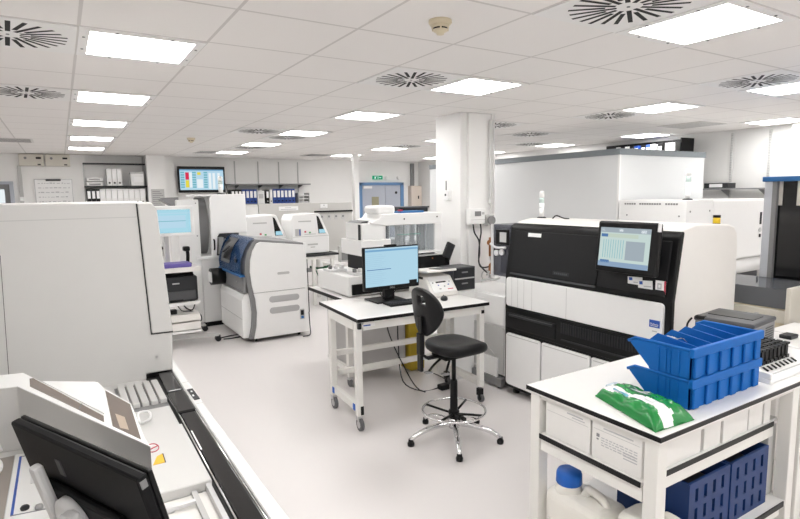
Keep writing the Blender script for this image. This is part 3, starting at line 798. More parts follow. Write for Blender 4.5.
# ---------------------------------------------------------------- bench with two small white analyzers
t = thing('steel_bench', 'narrow dark-topped bench under the two small white analyzers', 'bench', (3.3, 9.3, 0))
build('worktop', MB().box(2.58, 4.16, 8.9, 9.65, .83, .862, .003, 1), DG, t)
for x in (2.64, 3.72, 4.06):
    for y in (8.97, 9.58): build('leg', MB().box(x - .025, x + .025, y - .025, y + .025, 0, .83), FRAME, t)
build('rail', MB().box(2.62, 4.1, 9.56, 9.6, .2, .25), FRAME, t)
build('apron', MB().box(2.62, 4.1, 8.93, 8.95, .77, .83), FRAME, t)
for x0, label in ((2.62, 'small white benchtop analyzer, left of the pair on the bench'), (3.37, 'small white benchtop analyzer, right of the pair on the bench')):
    t = thing('benchtop_analyzer', label, 'analyzer', (x0 + .33, 9.3, .862), 0, 'benchtop analyzers')
    p = [(x0, .87), (x0, 1.44), (x0 + .04, 1.52), (x0 + .47, 1.54), (x0 + .51, 1.52), (x0 + .66, 1.17), (x0 + .66, .87)]
    build('housing', MB().prism(p, 'y', 9.0, 9.5, .02, 3), W2, t)
    build('seam', MB().box(x0 + .02, x0 + .65, 8.996, 9.0, 1.155, 1.162), LG, t)
    build('side_window', MB().prism([(x0 + .44, 1.50), (x0 + .475, 1.48), (x0 + .60, 1.2), (x0 + .47, 1.2)], 'y', 8.995, 9.001), BKG, t)
    build('window_print', MB().prism([(x0 + .48, 1.27), (x0 + .57, 1.27), (x0 + .595, 1.205), (x0 + .48, 1.205)], 'y', 8.992, 8.9955), SCREENC, t)
    for a, b, c, d_ in ((.12, .34, 1.40, 1.42), (.22, .42, 1.19, 1.2), (.27, .45, 1.01, 1.035), (.32, .4, .97, .985)):
        build('printed_line', MB().box(x0 + a, x0 + b, 8.9965, 9.0, c, d_), LG, t)
    build('indicator', MB().box(x0 + .22, x0 + .25, 8.995, 9.0, 1.225, 1.25), RED, t)
    build('indicator', MB().box(x0 + .3, x0 + .33, 8.995, 9.0, 1.21, 1.235), mat('green_led', (.1, .4, .15), .5), t)
    if x0 > 3: build('label_patch', MB().box(x0 + .06, x0 + .16, 8.9965, 9.0, 1.17, 1.29).m(1).box(x0 + .13, x0 + .15, 8.994, 8.997, 1.18, 1.28), [LG, BLUEP], t)
    else: build('port', MB().box(x0 - .004, x0, 9.1, 9.2, .95, 1.06), DG, t)
    for fx in (.06, .6): build('foot', MB().box(x0 + fx - .03, x0 + fx + .03, 9.05, 9.45, .862, .875), DG, t)
for q, (x, y, h, m_, lb) in enumerate(((3.88, 8.72, .28, W2, 'small white canister on the floor under the bench end'), (4.12, 8.72, .27, LG, 'small grey canister on the floor under the bench end'))):
    t = thing('canister', lb, 'canister', (x, y, 0))
    build('body', MB().box(x - .1, x + .1, y - .1, y + .1, 0, h, .02), m_, t)
    build('cap', MB().cyl((x, y, h - .002), (x, y, h + .035), .035), MG, t)
solo('cable_tangle', MB().tube([(3.8, 9.1, .6), (3.85, 9.05, .45), (3.95, 9.1, .4), (4.0, 9.1, .62), (3.9, 9.15, .55)], .01, sub=5).tube([(3.75, 9.2, .62), (3.95, 9.2, .58), (4.15, 9.2, .62)], .02, sub=4), mat('dark_green_hose', (.02, .10, .05), .5), 'dark green hoses hanging under the analyzer bench', 'hose', (3.9, 9.1, .4))
t = thing('privacy_screen', 'grey screen panel with black rail and notices behind the benchtop analyzers', 'screen', (3.7, 9.83, 0))
build('panel', MB().box(3.05, 4.93, 9.8, 9.86, .75, 1.685, .004, 1), mat('warm_grey_panel', (.56, .55, .53), .6), t)
build('panel', MB().box(2.35, 3.04, 9.8, 9.86, .75, 1.66, .004, 1), mat('warm_white_panel', (.70, .695, .68), .6), t)
build('leg', MB().box(2.36, 2.42, 9.8, 9.86, 0, .75), MG, t); build('leg', MB().box(4.86, 4.92, 9.8, 9.86, 0, .75), MG, t)
build('rail', MB().box(4.12, 4.93, 9.77, 9.8, 1.505, 1.535), BK, t)
build('notice', MB().box(3.42, 3.80, 9.795, 9.8, 1.56, 1.635).m(1).box(3.54, 3.66, 9.793, 9.795, 1.606, 1.616).box(3.46, 3.76, 9.793, 9.795, 1.575, 1.588), [PAPER, INK2], t)
build('notice', MB().box(4.25, 4.40, 9.795, 9.8, 1.59, 1.665).m(1).cyl((4.325, 9.795, 1.64), (4.325, 9.793, 1.64), .014, seg=10).box(4.28, 4.37, 9.793, 9.795, 1.60, 1.606), [PAPER, INK2], t)
for q in range(4): build('symbol', MB().box(4.24 + .15 * q, 4.31 + .15 * q, 9.796, 9.8, 1.36, 1.46, .003, 1).m(1).cyl((4.275 + .15 * q, 9.797, 1.42), (4.275 + .15 * q, 9.794, 1.42), .022, seg=12), [LG, MG], t)
solo('metal_stool', MB().box(4.5, 4.75, 9.5, 9.6, .55, .85, .004, 1).m(1).box(4.53, 4.72, 9.49, 9.5, .58, .82), [LG, MG], 'dark grey recess box below the grey screen panel', 'box', (4.6, 9.55, .55))
bpy.data.objects['metal_stool'].name = 'wall_box'
bpy.data.objects['wall_box'].data.name = 'wall_box'
t = thing('low_counter', 'low white counter standing along the foot of the grey screen', 'counter', (4.7, 9.55, 0))
build('body', MB().box(4.25, 5.1, 9.3, 9.78, 0, .53, .006), WC, t)
build('top', MB().box(4.23, 5.12, 9.28, 9.79, .53, .55, .003, 1), LAM, t)
# far benches below the door
t = thing('worktable', 'far white worktable in front of the blue framed door', 'table', (6.2, 9.0, 0))
build('tabletop', MB().box(5.4, 7.6, 8.6, 9.4, .95, .98, .003, 1), LAM, t)
for x in (5.45, 7.55):
    for y in (8.65, 9.35): build('leg', MB().box(x - .03, x + .03, y - .03, y + .03, 0, .95), FRAME, t)
build('modesty_panel', MB().box(5.48, 7.52, 9.3, 9.32, .2, .95), LG, t)

# ---------------------------------------------------------------- analyzer with clear window (centre)
t = thing('robot_analyzer', 'white robotic analyzer with clear window behind the computer monitor', 'analyzer', (2.8, 5.0, .86))
build('base', MB().box(2.27, 3.42, 4.62, 5.36, .87, 1.06, .01), W2, t)
build('base_foot_strip', MB().box(2.30, 3.36, 4.605, 4.62, .885, .985), BK, t)
build('recess', MB().box(2.60, 3.34, 4.83, 5.30, 1.06, 1.25), BKM, t)
build('side_flange', MB().box(2.40, 2.74, 4.61, 5.04, 1.25, 1.40, .008), W2, t)
build('tower', MB().box(2.43, 2.69, 4.63, 4.98, 1.40, 1.56, .008), W2, t)
build('tower_seam', MB().box(2.422, 2.43, 4.66, 4.70, 1.27, 1.55), DG, t)
build('front_lintel', MB().prism([(2.52, 1.555), (2.52, 1.575), (2.62, 1.60), (2.66, 1.645), (3.36, 1.645), (3.36, 1.53), (2.69, 1.53)], 'y', 4.62, 5.0, .008), W2, t)
build('roof_bump', MB().box(2.62, 2.84, 4.68, 4.95, 1.64, 1.725, .03, 3), W2, t)
build('grey_lid', MB().prism([(2.43, 1.56), (2.60, 1.56), (2.59, 1.585), (2.47, 1.578)], 'y', 4.68, 4.96), DG2, t)
build('side_post', MB().box(3.27, 3.36, 4.62, 4.98, 1.06, 1.53, .006), W2, t)
build('window', MB().box(2.70, 3.26, 4.625, 4.63, 1.25, 1.53), WINDOW, t)
build('rear_window', MB().box(2.70, 3.26, 4.965, 4.97, 1.25, 1.53), WINDOW, t)
build('deck', MB().box(2.69, 3.27, 4.64, 4.98, 1.24, 1.26), STEEL, t)
for x, y, w_, m_ in ((2.75, 4.7, .022, MG), (2.80, 4.9, .03, SILVER), (2.88, 4.95, .08, W2), (2.95, 4.7, .012, LG), (3.0, 4.92, .05, SILVER), (3.07, 4.95, .05, W2), (3.12, 4.7, .03, MG), (3.17, 4.9, .05, SILVER), (3.22, 4.72, .025, LG)):
    build('gantry_rail', MB().box(x - w_ / 2, x + w_ / 2, y - .01, y + .01, 1.26, 1.53), m_, t)
build('gantry_bar', MB().box(2.86, 3.14, 4.68, 4.69, 1.425, 1.435), mat('green_bar', (.25, .5, .4), .4), t)
build('probe_arm', MB().box(3.02, 3.14, 4.64, 4.72, 1.215, 1.24, .006).box(3.05, 3.09, 4.65, 4.69, 1.21, 1.23), DG, t)
build('front_flap', MB().box(2.95, 3.27, 4.52, 4.62, 1.245, 1.262, .003, 1), W2, t)
for x, z in ((2.9, 1.59), (3.3, 1.6)): build('screw', MB().cyl((x, 4.62, z), (x, 4.615, z), .008, seg=8), DG, t)
build('black_drawer', MB().box(2.93, 3.39, 4.565, 4.62, 1.062, 1.21, .004, 1), BKM, t)
build('drawer_edge', MB().box(2.92, 3.395, 4.56, 4.62, 1.21, 1.222), W2, t)
for x in (2.99, 3.2): build('drawer_screw', MB().cyl((x, 4.565, 1.18), (x, 4.558, 1.18), .008, seg=8), COPPER, t)
for q, (x, y) in enumerate(((2.33, 5.15), (2.42, 4.78))):
    r_ = thing('reagent_rack', 'small steel reagent rack on the white robotic analyzer deck, %s one' % ('rear', 'front')[q], 'rack', (x, y, 1.06), 0, 'reagent racks')
    build('tray', MB().box(x - .07, x + .13, y - .12, y + .04, 1.061, 1.085, .004, 1), SILVER, r_)
    for b in range(3): build('tube', MB().cyl((x - .03 + .06 * b, y - .05, 1.085), (x - .03 + .06 * b, y - .05, 1.12), .02, seg=12), (MG, W2, SILVER)[b], r_)
    build('handle', MB().box(x + .06, x + .1, y - .11, y - .07, 1.085, 1.13, .006), W2, r_)
t = thing('analyzer_stand', 'wheeled white stand with grey cabinet under the robotic analyzer', 'stand', (2.8, 5.0, 0))
build('top', MB().box(2.20, 3.45, 4.56, 5.46, .83, .858, .003, 1).box(3.27, 3.42, 4.47, 4.56, .835, .858).m(1).box(2.195, 2.20, 4.555, 5.465, .828, .86).box(2.195, 3.455, 4.55, 4.56, .828, .86), [LAM, BK], t)
for x, y in ((2.25, 4.60), (2.25, 4.98), (3.40, 4.60), (3.40, 5.40)):
    build('leg', MB().box(x - .025, x + .025, y - .025, y + .025, .1, .83), FRAME, t)
    build('castor', MB().cyl((x - .012, y, .04), (x + .012, y, .04), .04).m(1).box(x - .02, x + .02, y - .02, y + .02, .07, .1), [RUB, STEEL], t)
build('bottom_rail', MB().box(2.235, 2.265, 4.62, 4.96, .14, .18), FRAME, t)
build('apron', MB().box(2.26, 3.38, 4.58, 4.60, .76, .83), FRAME, t)
build('grey_cabinet', MB().box(2.34, 2.92, 4.66, 5.3, .11, .8, .006), mat('pale_grey_cabinet', (.50, .49, .485), .5), t)
build('cabinet_base', MB().box(2.33, 2.93, 4.64, 5.3, .1, .14), FRAME, t)
t = thing('waste_bin', 'yellow plastic bin under the worktable behind the chair', 'bin', (3.05, 4.75, 0))
build('body', MB().prism([(2.965, .01), (3.135, .01), (3.155, .52), (2.945, .52)], 'y', 4.63, 4.83, .01), YEL, t)
build('rim', MB().box(2.94, 3.16, 4.625, 4.835, .51, .535, .006, 1), YEL, t)
t = thing('display_arm', 'small dark tilted display beside the column above the drawer box', 'display', (3.36, 4.50, .86))
rot = Matrix.Translation((3.355, 4.50, 1.245)) @ Matrix.Rotation(.45, 4, 'Y')
build('panel', MB().box(-.05, .05, -.016, .016, -.07, .09, .008, xf=rot), DG, t)
build('hinge', MB().cyl((3.33, 4.505, 1.17), (3.37, 4.505, 1.17), .02), BK, t)
build('arm', MB().box(3.33, 3.365, 4.49, 4.52, .875, 1.18, .004, 1), BK, t)
build('arm_foot', MB().box(3.28, 3.41, 4.475, 4.535, .859, .875, .003, 1), BK, t)
t = thing('storage_crate', 'dark grey crate on the analyzer roof beside the column', 'crate', (3.16, 4.92, 1.646))
build('body', MB().box(2.98, 3.34, 4.84, 4.99, 1.646, 1.70, .006), DG, t)
build('rim', MB().box(2.97, 3.35, 4.83, 5.0, 1.69, 1.705), DG2, t)
solo('blue_tray', MB().box(2.90, 3.18, 4.68, 4.82, 1.646, 1.665, .003, 1).m(1).box(2.90, 2.93, 4.69, 4.74, 1.665, 1.68), [BTRIM, RED], 'flat blue tray on the analyzer roof in front of a dark crate', 'tray', (3.06, 4.9, 1.646))

# ---------------------------------------------------------------- middle worktable
TC = (2.487, 4.0); TR = math.radians(-3.0)
t = thing('worktable', 'white wheeled worktable carrying the computer, black edged top', 'table', (TC[0], TC[1], 0), TR)
tx0, tx1, ty0, ty1 = -.62, .62, -.41, .41
build('tabletop', MB().box(tx0, tx1, ty0, ty1, .868, .9, .002, 1), LAM, t, world=False)
e = MB().box(tx0 - .004, tx1 + .004, ty0 - .004, ty0 + .001, .872, .898).box(tx0 - .004, tx0 + .001, ty0, ty1, .872, .898).box(tx1 - .001, tx1 + .004, ty0, ty1, .872, .898).box(tx0, tx1, ty1 - .001, ty1 + .004, .872, .898)
build('edge_band', e, BK, t, world=False)
build('apron', MB().box(tx0 + .06, tx1 - .06, ty0 + .03, ty0 + .06, .80, .868).box(tx0 + .06, tx1 - .06, ty1 - .21, ty1 - .18, .80, .868), FRAME, t, world=False)
build('edge_plate', MB().box(tx0 + .005, tx0 + .03, ty0 - .002, ty0 + .05, .82, .868), DG, t, world=False)
build('asset_tag', MB().box(tx0 + .05, tx0 + .16, ty0 + .028, ty0 + .03, .825, .85).m(1).box(tx0 + .06, tx0 + .12, ty0 + .027, ty0 + .028, .832, .842), [PAPER, BLUEP], t, world=False)
for sx in (-1, 1):
    x = -.60 if sx < 0 else .57
    for y in (ty0 + .05, .17):
        l = build('leg', MB().box(x - .025, x + .025, y - .025, y + .025, .12 if sx < 0 else .14, .868, .003, 1), FRAME, t, world=False)
        if sx < 0: build('corner_cap', MB().box(x - .028, x - .022, y + (.03 if y < 0 else -.065), y + (.065 if y < 0 else -.03), .155, .205).m(1).box(x - .0, x + .0255, y - .028, y - .025, .13, .2), [CAPB, BK], l, world=False)
        else: build('bracket', MB().box(x - .01, x + .02, y - .028, y - .025, .80, .83), BK, l, world=False)
        r_ = .052 if sx < 0 else .036
        c = build('castor', MB().cyl((x - .013, y - .01, r_), (x + .013, y - .01, r_), r_).m(1).cyl((x - .016, y - .01, r_), (x + .016, y - .01, r_), r_ * .55).box(x - .02, x + .02, y - .02, y + .03, r_ * 1.6, .122), [RUB, STEEL if sx < 0 else BK], t, world=False)
    build('side_rail', MB().box(x - .022, x + .022, ty0 + .09, .16, .15, .21, .003, 1), FRAME, t, world=False)
    build('top_rail', MB().box(x - .022, x + .022, ty0 + .09, .16, .80, .868), FRAME, t, world=False)
for z in (.28, .455): build('cross_rail', MB().box(-.56, .56, .175, .205, z, z + .05, .003, 1), FRAME, t, world=False)
for pts in ([(.0, .25, .86), (.02, .22, .55), (.1, .1, .25), (.3, .05, .01)], [(-.12, .25, .86), (-.06, .24, .6), (.02, .24, .35), (.15, .15, .02)]):
    pass
solo('hanging_cable', MB().tube([(2.44, 4.24, .86), (2.46, 4.22, .6), (2.56, 4.15, .3), (2.72, 4.1, .02), (2.95, 4.08, .01)], .006, sub=6).tube([(2.58, 4.24, .86), (2.57, 4.23, .5), (2.6, 4.2, .1), (2.75, 4.05, .01)], .006, sub=6), DG, 'dark cables hanging below the wheeled worktable', 'cable', (2.5, 4.24, 0))
t = thing('power_strip', 'small black power adapter lying on the floor behind the chair', 'adapter', (2.95, 4.05, 0))
build('body', MB().box(2.9, 3.0, 4.0, 4.08, 0.0, .05, .012), BK, t)
build('lead', MB().tube([(3.0, 4.05, .02), (3.08, 4.12, .01), (3.12, 4.3, .01), (3.12, 4.45, .01)], .005, sub=5), BK, t)

# computer
t = thing('computer_monitor', 'black desktop monitor with pale blue spreadsheet on the wheeled worktable', 'monitor', (2.445, 4.16, .9))
build('housing', MB().box(2.165, 2.728, 4.105, 4.145, 1.005, 1.385, .006), BK, t)
sc = MB().box(2.178, 2.715, 4.102, 4.106, 1.04, 1.374)
sc.m(1).box(2.178, 2.715, 4.1005, 4.1025, 1.345, 1.362).m(2).box(2.178, 2.715, 4.1005, 4.1025, 1.362, 1.374)
sc.m(3)
for q in range(16): sc.box(2.185, 2.34 + .02 * (q % 3), 4.1008, 4.1022, 1.07 + q * .0165, 1.072 + q * .0165)
sc.m(4).box(2.19, 2.43, 4.1004, 4.1022, 1.185, 1.191)
build('display', sc, [emis('monitor_sky', (.46, .70, .84), .95), SCREENH, SCREENB, emis('faint_rows', (.38, .60, .76), .9), SCREENL], t)
build('chin', MB().box(2.30, 2.60, 4.099, 4.106, 1.012, 1.036).box(2.62, 2.70, 4.099, 4.106, 1.04, 1.07), BK, t)
lg = text('DELL', .024, (2.415, 4.0985, 1.014), (1, 0, 0), (0, 0, 1), .0005)
build('logo', lg, STEEL, t)
build('webcam', MB().box(2.38, 2.50, 4.11, 4.14, 1.384, 1.398, .005), BK, t)
build('stand_neck', MB().box(2.38, 2.46, 4.145, 4.18, .91, 1.2, .006).box(2.37, 2.47, 4.11, 4.16, .91, 1.02, .006), BK, t)
build('stand_base', MB().box(2.25, 2.55, 4.03, 4.28, .9005, .914, .006), BK, t)
build('cable', MB().tube([(2.36, 4.14, 1.03), (2.33, 4.12, .97), (2.37, 4.1, .93), (2.44, 4.11, .95), (2.5, 4.12, 1.0)], .004, sub=5), BK, t)
t = thing('keyboard', 'black keyboard in front of the desktop monitor', 'keyboard', (2.51, 3.93, .9005))
K = Matrix.Translation((2.51, 3.925, .9005)) @ Matrix.Rotation(TR, 4, 'Z')
build('tray', MB().box(-.225, .225, -.075, .075, 0, .018, .004, xf=K), BK, t)
ks = MB()
for r in range(5):
    for c in range(18):
        if r == 0 and 3 < c < 9: continue
        ks.box(-.215 + c * .024, -.195 + c * .024, -.062 + r * .025, -.042 + r * .025, .018, .026, .002, 1, xf=K)
ks.box(-.215 + 4 * .024, -.195 + 8 * .024, -.062, -.042, .018, .026, .002, 1, xf=K)
ko = build('keys', ks, DG, t)
t = thing('mouse', 'small black mouse right of the keyboard behind the chair back', 'mouse', (2.83, 3.86, .9005))
build('shell', MB().lathe((0, 0, 0), [(.034, 0), (.036, .012), (.03, .026), (.016, .034), (0, .036)]).xf(Matrix.Translation((2.83, 3.86, .9005)) @ Matrix.Rotation(-.6, 4, 'Z') @ Matrix.Diagonal((.9, 1.6, 1, 1))), DG, t)
build('scroll_wheel', MB().cyl((2.843, 3.895, .93), (2.850, 3.891, .93), .009, seg=10), BK, t)
LPX = Matrix.Translation((.045, 0, 0))
t = thing('label_printer', 'cream benchtop label printer with sloped keypad at the worktable right end', 'printer', (2.9, 4.15, .9))
build('body', (MB().prism([(3.98, .902), (3.98, .935), (4.10, 1.075), (4.36, 1.085), (4.36, .902)], 'x', 2.735, 3.035, .012)).xf(LPX), WC, t)
build('side_slot', (MB().box(2.731, 2.736, 4.12, 4.34, 1.055, 1.075)).xf(LPX), BK, t)
def slope(y0, y1, x0, x1, m_, nm_):
    f = lambda y: .935 + (y - 3.98) * (.14 / .12)
    return build(nm_, MB().prism([(y0 - .003, f(y0) + .004), (y1 - .003, f(y1) + .004), (y1 + .003, f(y1) - .004), (y0 + .003, f(y0) - .004)], 'x', x0 + .045, x1 + .045), m_, t)
slope(3.985, 4.095, 2.765, 3.005, W2, 'keypad_face')
t_ = 0
for (x0, x1, y0, y1, m_) in ((2.83, 2.94, 4.05, 4.058, DG), (2.79, 2.80, 4.05, 4.056, DG), (2.84, 2.85, 4.03, 4.036, BLUEP), (2.9, 2.915, 4.02, 4.026, INK), (2.95, 2.965, 4.03, 4.036, BLUEP), (2.975, 2.985, 4.05, 4.056, INK), (2.84, 2.86, 4.005, 4.01, INK), (2.93, 2.99, 4.0, 4.004, RED)):
    f = lambda y: .935 + (y - 3.98) * (.14 / .12)
    build('key', MB().prism([(y0 - .006, f(y0) + .006), (y1 - .006, f(y1) + .006), (y1 + .003, f(y1)), (y0 + .003, f(y0))], 'x', x0 + .045, x1 + .045), m_, t)
build('lid', (MB().box(2.72, 3.05, 4.02, 4.35, 0, .022, .006).xf(Matrix.Translation((0, 4.35, 1.10)) @ Matrix.Rotation(math.radians(-4), 4, 'X') @ Matrix.Translation((0, -4.35, 0)))).xf(LPX), WC, t)
build('lid_inset', (MB().box(2.86, 3.04, 4.03, 4.2, .022, .026).xf(Matrix.Translation((0, 4.35, 1.10)) @ Matrix.Rotation(math.radians(-4), 4, 'X') @ Matrix.Translation((0, -4.35, 0)))).xf(LPX), DG2, t)
t = thing('low_cabinet', 'white cabinet with grey plinth between column and black analyzer', 'cabinet', (3.65, 4.1, 0))
build('body', MB().box(3.43, 3.93, 3.72, 4.47, .12, .885, .006), W, t)
build('side_body', MB().box(3.17, 3.43, 4.16, 4.45, .0, .83, .004, 1).box(3.17, 3.43, 4.16, 4.45, .83, .885), W, t)
build('plinth', MB().box(3.38, 3.9, 3.72, 4.15, .02, .10), MG, t)
build('lower_door', MB().box(3.42, 3.43, 3.73, 4.46, .14, .58, .003, 1), LG, t)
build('upper_door', MB().box(3.42, 3.43, 3.73, 4.46, .60, .875, .003, 1), W2, t)
build('box_front', MB().box(3.395, 3.42, 3.80, 4.05, .10, .28, .003, 1), W2, t)
build('socket', MB().box(3.41, 3.42, 4.0, 4.1, .73, .83, .003, 1).m(1).box(3.407, 3.411, 4.03, 4.045, .77, .79).box(3.407, 3.411, 4.06, 4.075, .77, .79), [W2, MG], t)
build('lead', MB().tube([(3.405, 4.03, .76), (3.40, 4.02, .6), (3.40, 3.98, .4), (3.405, 3.82, .3)], .007, sub=5), LG, t)
for y in (3.78, 4.4): build('foot', MB().cyl((3.42, y, 0), (3.42, y, .03), .025), BK, t)
t = thing('drawer_box', 'smoked grey drawer box right of the label printer, before the column', 'box', (3.33, 4.32, .886))
build('housing', MB().box(3.19, 3.465, 4.205, 4.44, .886, 1.115, .005), DG2, t)
build('drawer', MB().box(3.20, 3.455, 4.195, 4.205, .895, 1.0, .003, 1), DG, t)
build('drawer', MB().box(3.20, 3.455, 4.195, 4.205, 1.012, 1.105, .003, 1), DG, t)
build('drawer_lip', MB().box(3.21, 3.445, 4.188, 4.197, 1.0, 1.012), LG, t)
for z in (.95, 1.06): build('grip', MB().box(3.29, 3.36, 4.185, 4.195, z, z + .012), MG, t)
# ---------------------------------------------------------------- things on the column
t = thing('control_unit', 'white wall control unit with grey display on the column', 'control box', (3.76, 4.52, 1.5))
build('housing', MB().box(3.62, 3.82, 4.47, 4.545, 1.51, 1.675, .01), W2, t)
build('display', MB().box(3.68, 3.76, 4.465, 4.47, 1.595, 1.645), MG, t)
build('key', MB().box(3.775, 3.805, 4.465, 4.47, 1.61, 1.635), LG, t)
build('cover_line', MB().box(3.625, 3.815, 4.468, 4.47, 1.555, 1.559), LG, t)
t = thing('cable_gland', 'round grey junction cap beside the column control unit', 'junction', (3.94, 4.5, 1.55))
build('body', MB().box(3.85, 3.94, 4.46, 4.545, 1.49, 1.60, .006), LG, t)
build('cap', MB().cyl((3.885, 4.46, 1.545), (3.885, 4.43, 1.545), .045), MG, t)
solo('wall_cable', MB().tube([(3.68, 4.5, 1.51), (3.70, 4.5, 1.42), (3.76, 4.5, 1.33), (3.77, 4.5, 1.2), (3.76, 4.5, 1.1), (3.80, 4.48, 1.03), (3.85, 4.46, .98)], .008, sub=6).tube([(3.78, 4.5, 1.51), (3.79, 4.5, 1.42), (3.765, 4.49, 1.33), (3.75, 4.49, 1.15), (3.78, 4.49, 1.05), (3.9, 4.48, 1.05), (3.95, 4.46, 1.12)], .008, sub=6), DG, 'dark cables dropping from the column control unit', 'cable', (3.75, 4.5, 1.0))
solo('hose_coil', MB().tube([(3.84 + .055 * math.cos(a * PI / 8), 4.48, .955 + .055 * math.sin(a * PI / 8)) for a in range(16)], .006, closed=True).tube([(3.83, 4.46, .96), (3.88, 4.45, 1.0), (3.93, 4.45, .95), (3.97, 4.45, 1.0)], .01, sub=4).tube([(3.76, 4.47, .9), (3.84, 4.46, .915), (3.95, 4.46, .9), (4.02, 4.46, .91)], .014, sub=4), LG, 'coiled grey tubing low on the column above the drawer box', 'tubing', (3.84, 4.48, .9))
t = thing('pipe_fitting', 'upper copper-coloured pipe fitting right of the column cables', 'fitting', (3.97, 4.47, 1.2))
build('valve_body', MB().cyl((3.90, 4.47, 1.16), (3.90, 4.47, 1.36), .022).cyl((3.86, 4.46, 1.31), (3.95, 4.46, 1.29), .026).cyl((3.90, 4.47, 1.33), (3.90, 4.42, 1.33), .03), COPPER, t)
build('lever', MB().box(3.88, 3.95, 4.42, 4.45, 1.19, 1.215), BK, t)
t = thing('pipe_fitting', 'lower copper-coloured pipe filter beside the coiled tubing', 'fitting', (3.95, 4.45, .95))
build('bowl', MB().lathe((3.91, 4.45, .96), [(0, 0), (.035, .01), (.045, .05), (.04, .11), (.02, .13), (0, .13)]), COPPER, t)
build('pipe', MB().tube([(3.91, 4.45, 1.09), (3.90, 4.46, 1.13), (3.90, 4.47, 1.16)], .014), STEEL, t)
t = thing('antenna_unit', 'small white sensor with black antenna on the column left face', 'sensor', (3.56, 4.8, 1.76))
build('body', MB().box(3.545, 3.575, 4.74, 4.84, 1.76, 1.87, .008), W2, t)
build('antenna', MB().cyl((3.56, 4.81, 1.86), (3.56, 4.81, 1.97), .005, seg=8), BK, t)
build('lens', MB().cyl((3.545, 4.80, 1.82), (3.54, 4.80, 1.82), .012, seg=10), DG, t)
solo('conduit', MB().cyl((3.93, 4.52, 1.7), (3.93, 4.52, 2.6), .012).cyl((3.97, 4.51, 1.62), (3.97, 4.51, 2.6), .012).box(3.91, 3.95, 4.5, 4.53, 1.73, 1.76), W, 'pair of thin white conduits up the right edge of the column', 'conduit', (3.95, 4.52, 1.65))

# ---------------------------------------------------------------- swivel chair
CH = Matrix.Translation((2.395, 3.15, 0))
t = thing('lab_chair', 'black polyurethane draughtsman chair with chrome footring and five-star base', 'chair', (2.395, 3.15, 0), -PI / 2)
ang0 = [21, 94, 167, 239, 313]
for a in ang0:
    th = math.radians(a + 90)
    c, s = math.cos(th), math.sin(th)
    lg_ = build('base_leg', MB().tube([(c * .03, s * .03, .125), (c * .14, s * .14, .118), (c * .25, s * .25, .095), (c * .32, s * .32, .062), (c * .345, s * .345, .04)], [.022, .016], sub=4, seg=12), CHROME, t, world=False)
    build('glide', MB().lathe((c * .345, s * .345, 0), [(.024, 0), (.026, .02), (.02, .032), (.018, .05), (0, .05)], seg=16), BK, lg_, world=False)
build('hub', MB().lathe((0, 0, .09), [(0, 0), (.04, 0), (.042, .05), (.034, .08), (0, .08)]), CHROME, t, world=False)
build('column_sleeve', MB().lathe((0, 0, .15), [(.03, 0), (.034, .03), (.03, .08), (.027, .30), (.022, .31), (0, .31)]), BK, t, world=False)
build('gas_lift', MB().cyl((0, 0, .45), (0, 0, .66), .016), BK, t, world=False)
build('foot_ring', MB().tube([(.235 * math.cos(k * PI / 24), .235 * math.sin(k * PI / 24), .225) for k in range(48)], .0095, closed=True, seg=10), CHROME, t, world=False)
for q in range(4):
    th = q * PI / 2 + .5
    build('ring_spoke', MB().tube([(.03 * math.cos(th), .03 * math.sin(th), .20), (.235 * math.cos(th), .235 * math.sin(th), .225)], .009), BK, t, world=False)
build('ring_clamp', MB().lathe((0, 0, .17), [(.04, 0), (.042, .05), (.032, .06)]).box(.03, .09, -.02, .02, .175, .215, .006), BK, t, world=False)
build('ring_knob', MB().cyl((.09, 0, .195), (.13, 0, .195), .016), BK, t, world=False)
# seat: rounded slab, waterfall front
def superell(u, v, a, b, e=2.6):
    return 1
NS = 24; rings_ = []
prof_s = [(0, .674), (.6, .668), (.93, .676), (1.0, .705), (.99, .735), (.9, .752), (.6, .748), (.3, .742), (0, .742)]
grid_ = []
for r, z in prof_s:
    row = []
    for k in range(NS + 1):
        th = 2 * PI * k / NS
        cx = math.copysign(abs(math.cos(th)) ** .75, math.cos(th)); cy = math.copysign(abs(math.sin(th)) ** .75, math.sin(th))
        x = .205 * r * cx; y = (.245 if cy > 0 else .205) * r * cy + .005
        dz = -.022 * max(0, (y - .08) / .16) ** 2 + .012 * max(0, (-y - .10) / .1) - .0 + .014 * (abs(x) / .2) ** 2 * (1 if z > .72 else .3)
        row.append((x, y, z + dz))
    grid_.append(row)
sb = MB().surf(grid_); bmesh.ops.remove_doubles(sb.bm, verts=sb.bm.verts[:], dist=.0005)
build('seat', sb, PU, t, world=False, sub=1)
build('seat_plate', MB().box(-.09, .09, -.14, .1, .645, .672, .006), BK, t, world=False)
# backrest shell
bk = []
nb, mb_ = 12, 14
for i in range(nb + 1):
    v = -1 + 2 * i / nb
    row = []
    hw = .185 * (1 - abs(v) ** 2.6) ** .5 * (1 + .34 * v if v < 0 else 1 - .06 * v) if abs(v) < 1 else .0
    hw = max(hw, .035)
    for j in range(mb_ + 1):
        u = -1 + 2 * j / mb_
        x = hw * u
        z = 1.01 + .175 * v
        y = -.232 - .05 * (1 - (x / .185) ** 2) + .03 * (1 - v * v) * .4 - .02 * v
        row.append((x, y, z))
    bk.append(row)
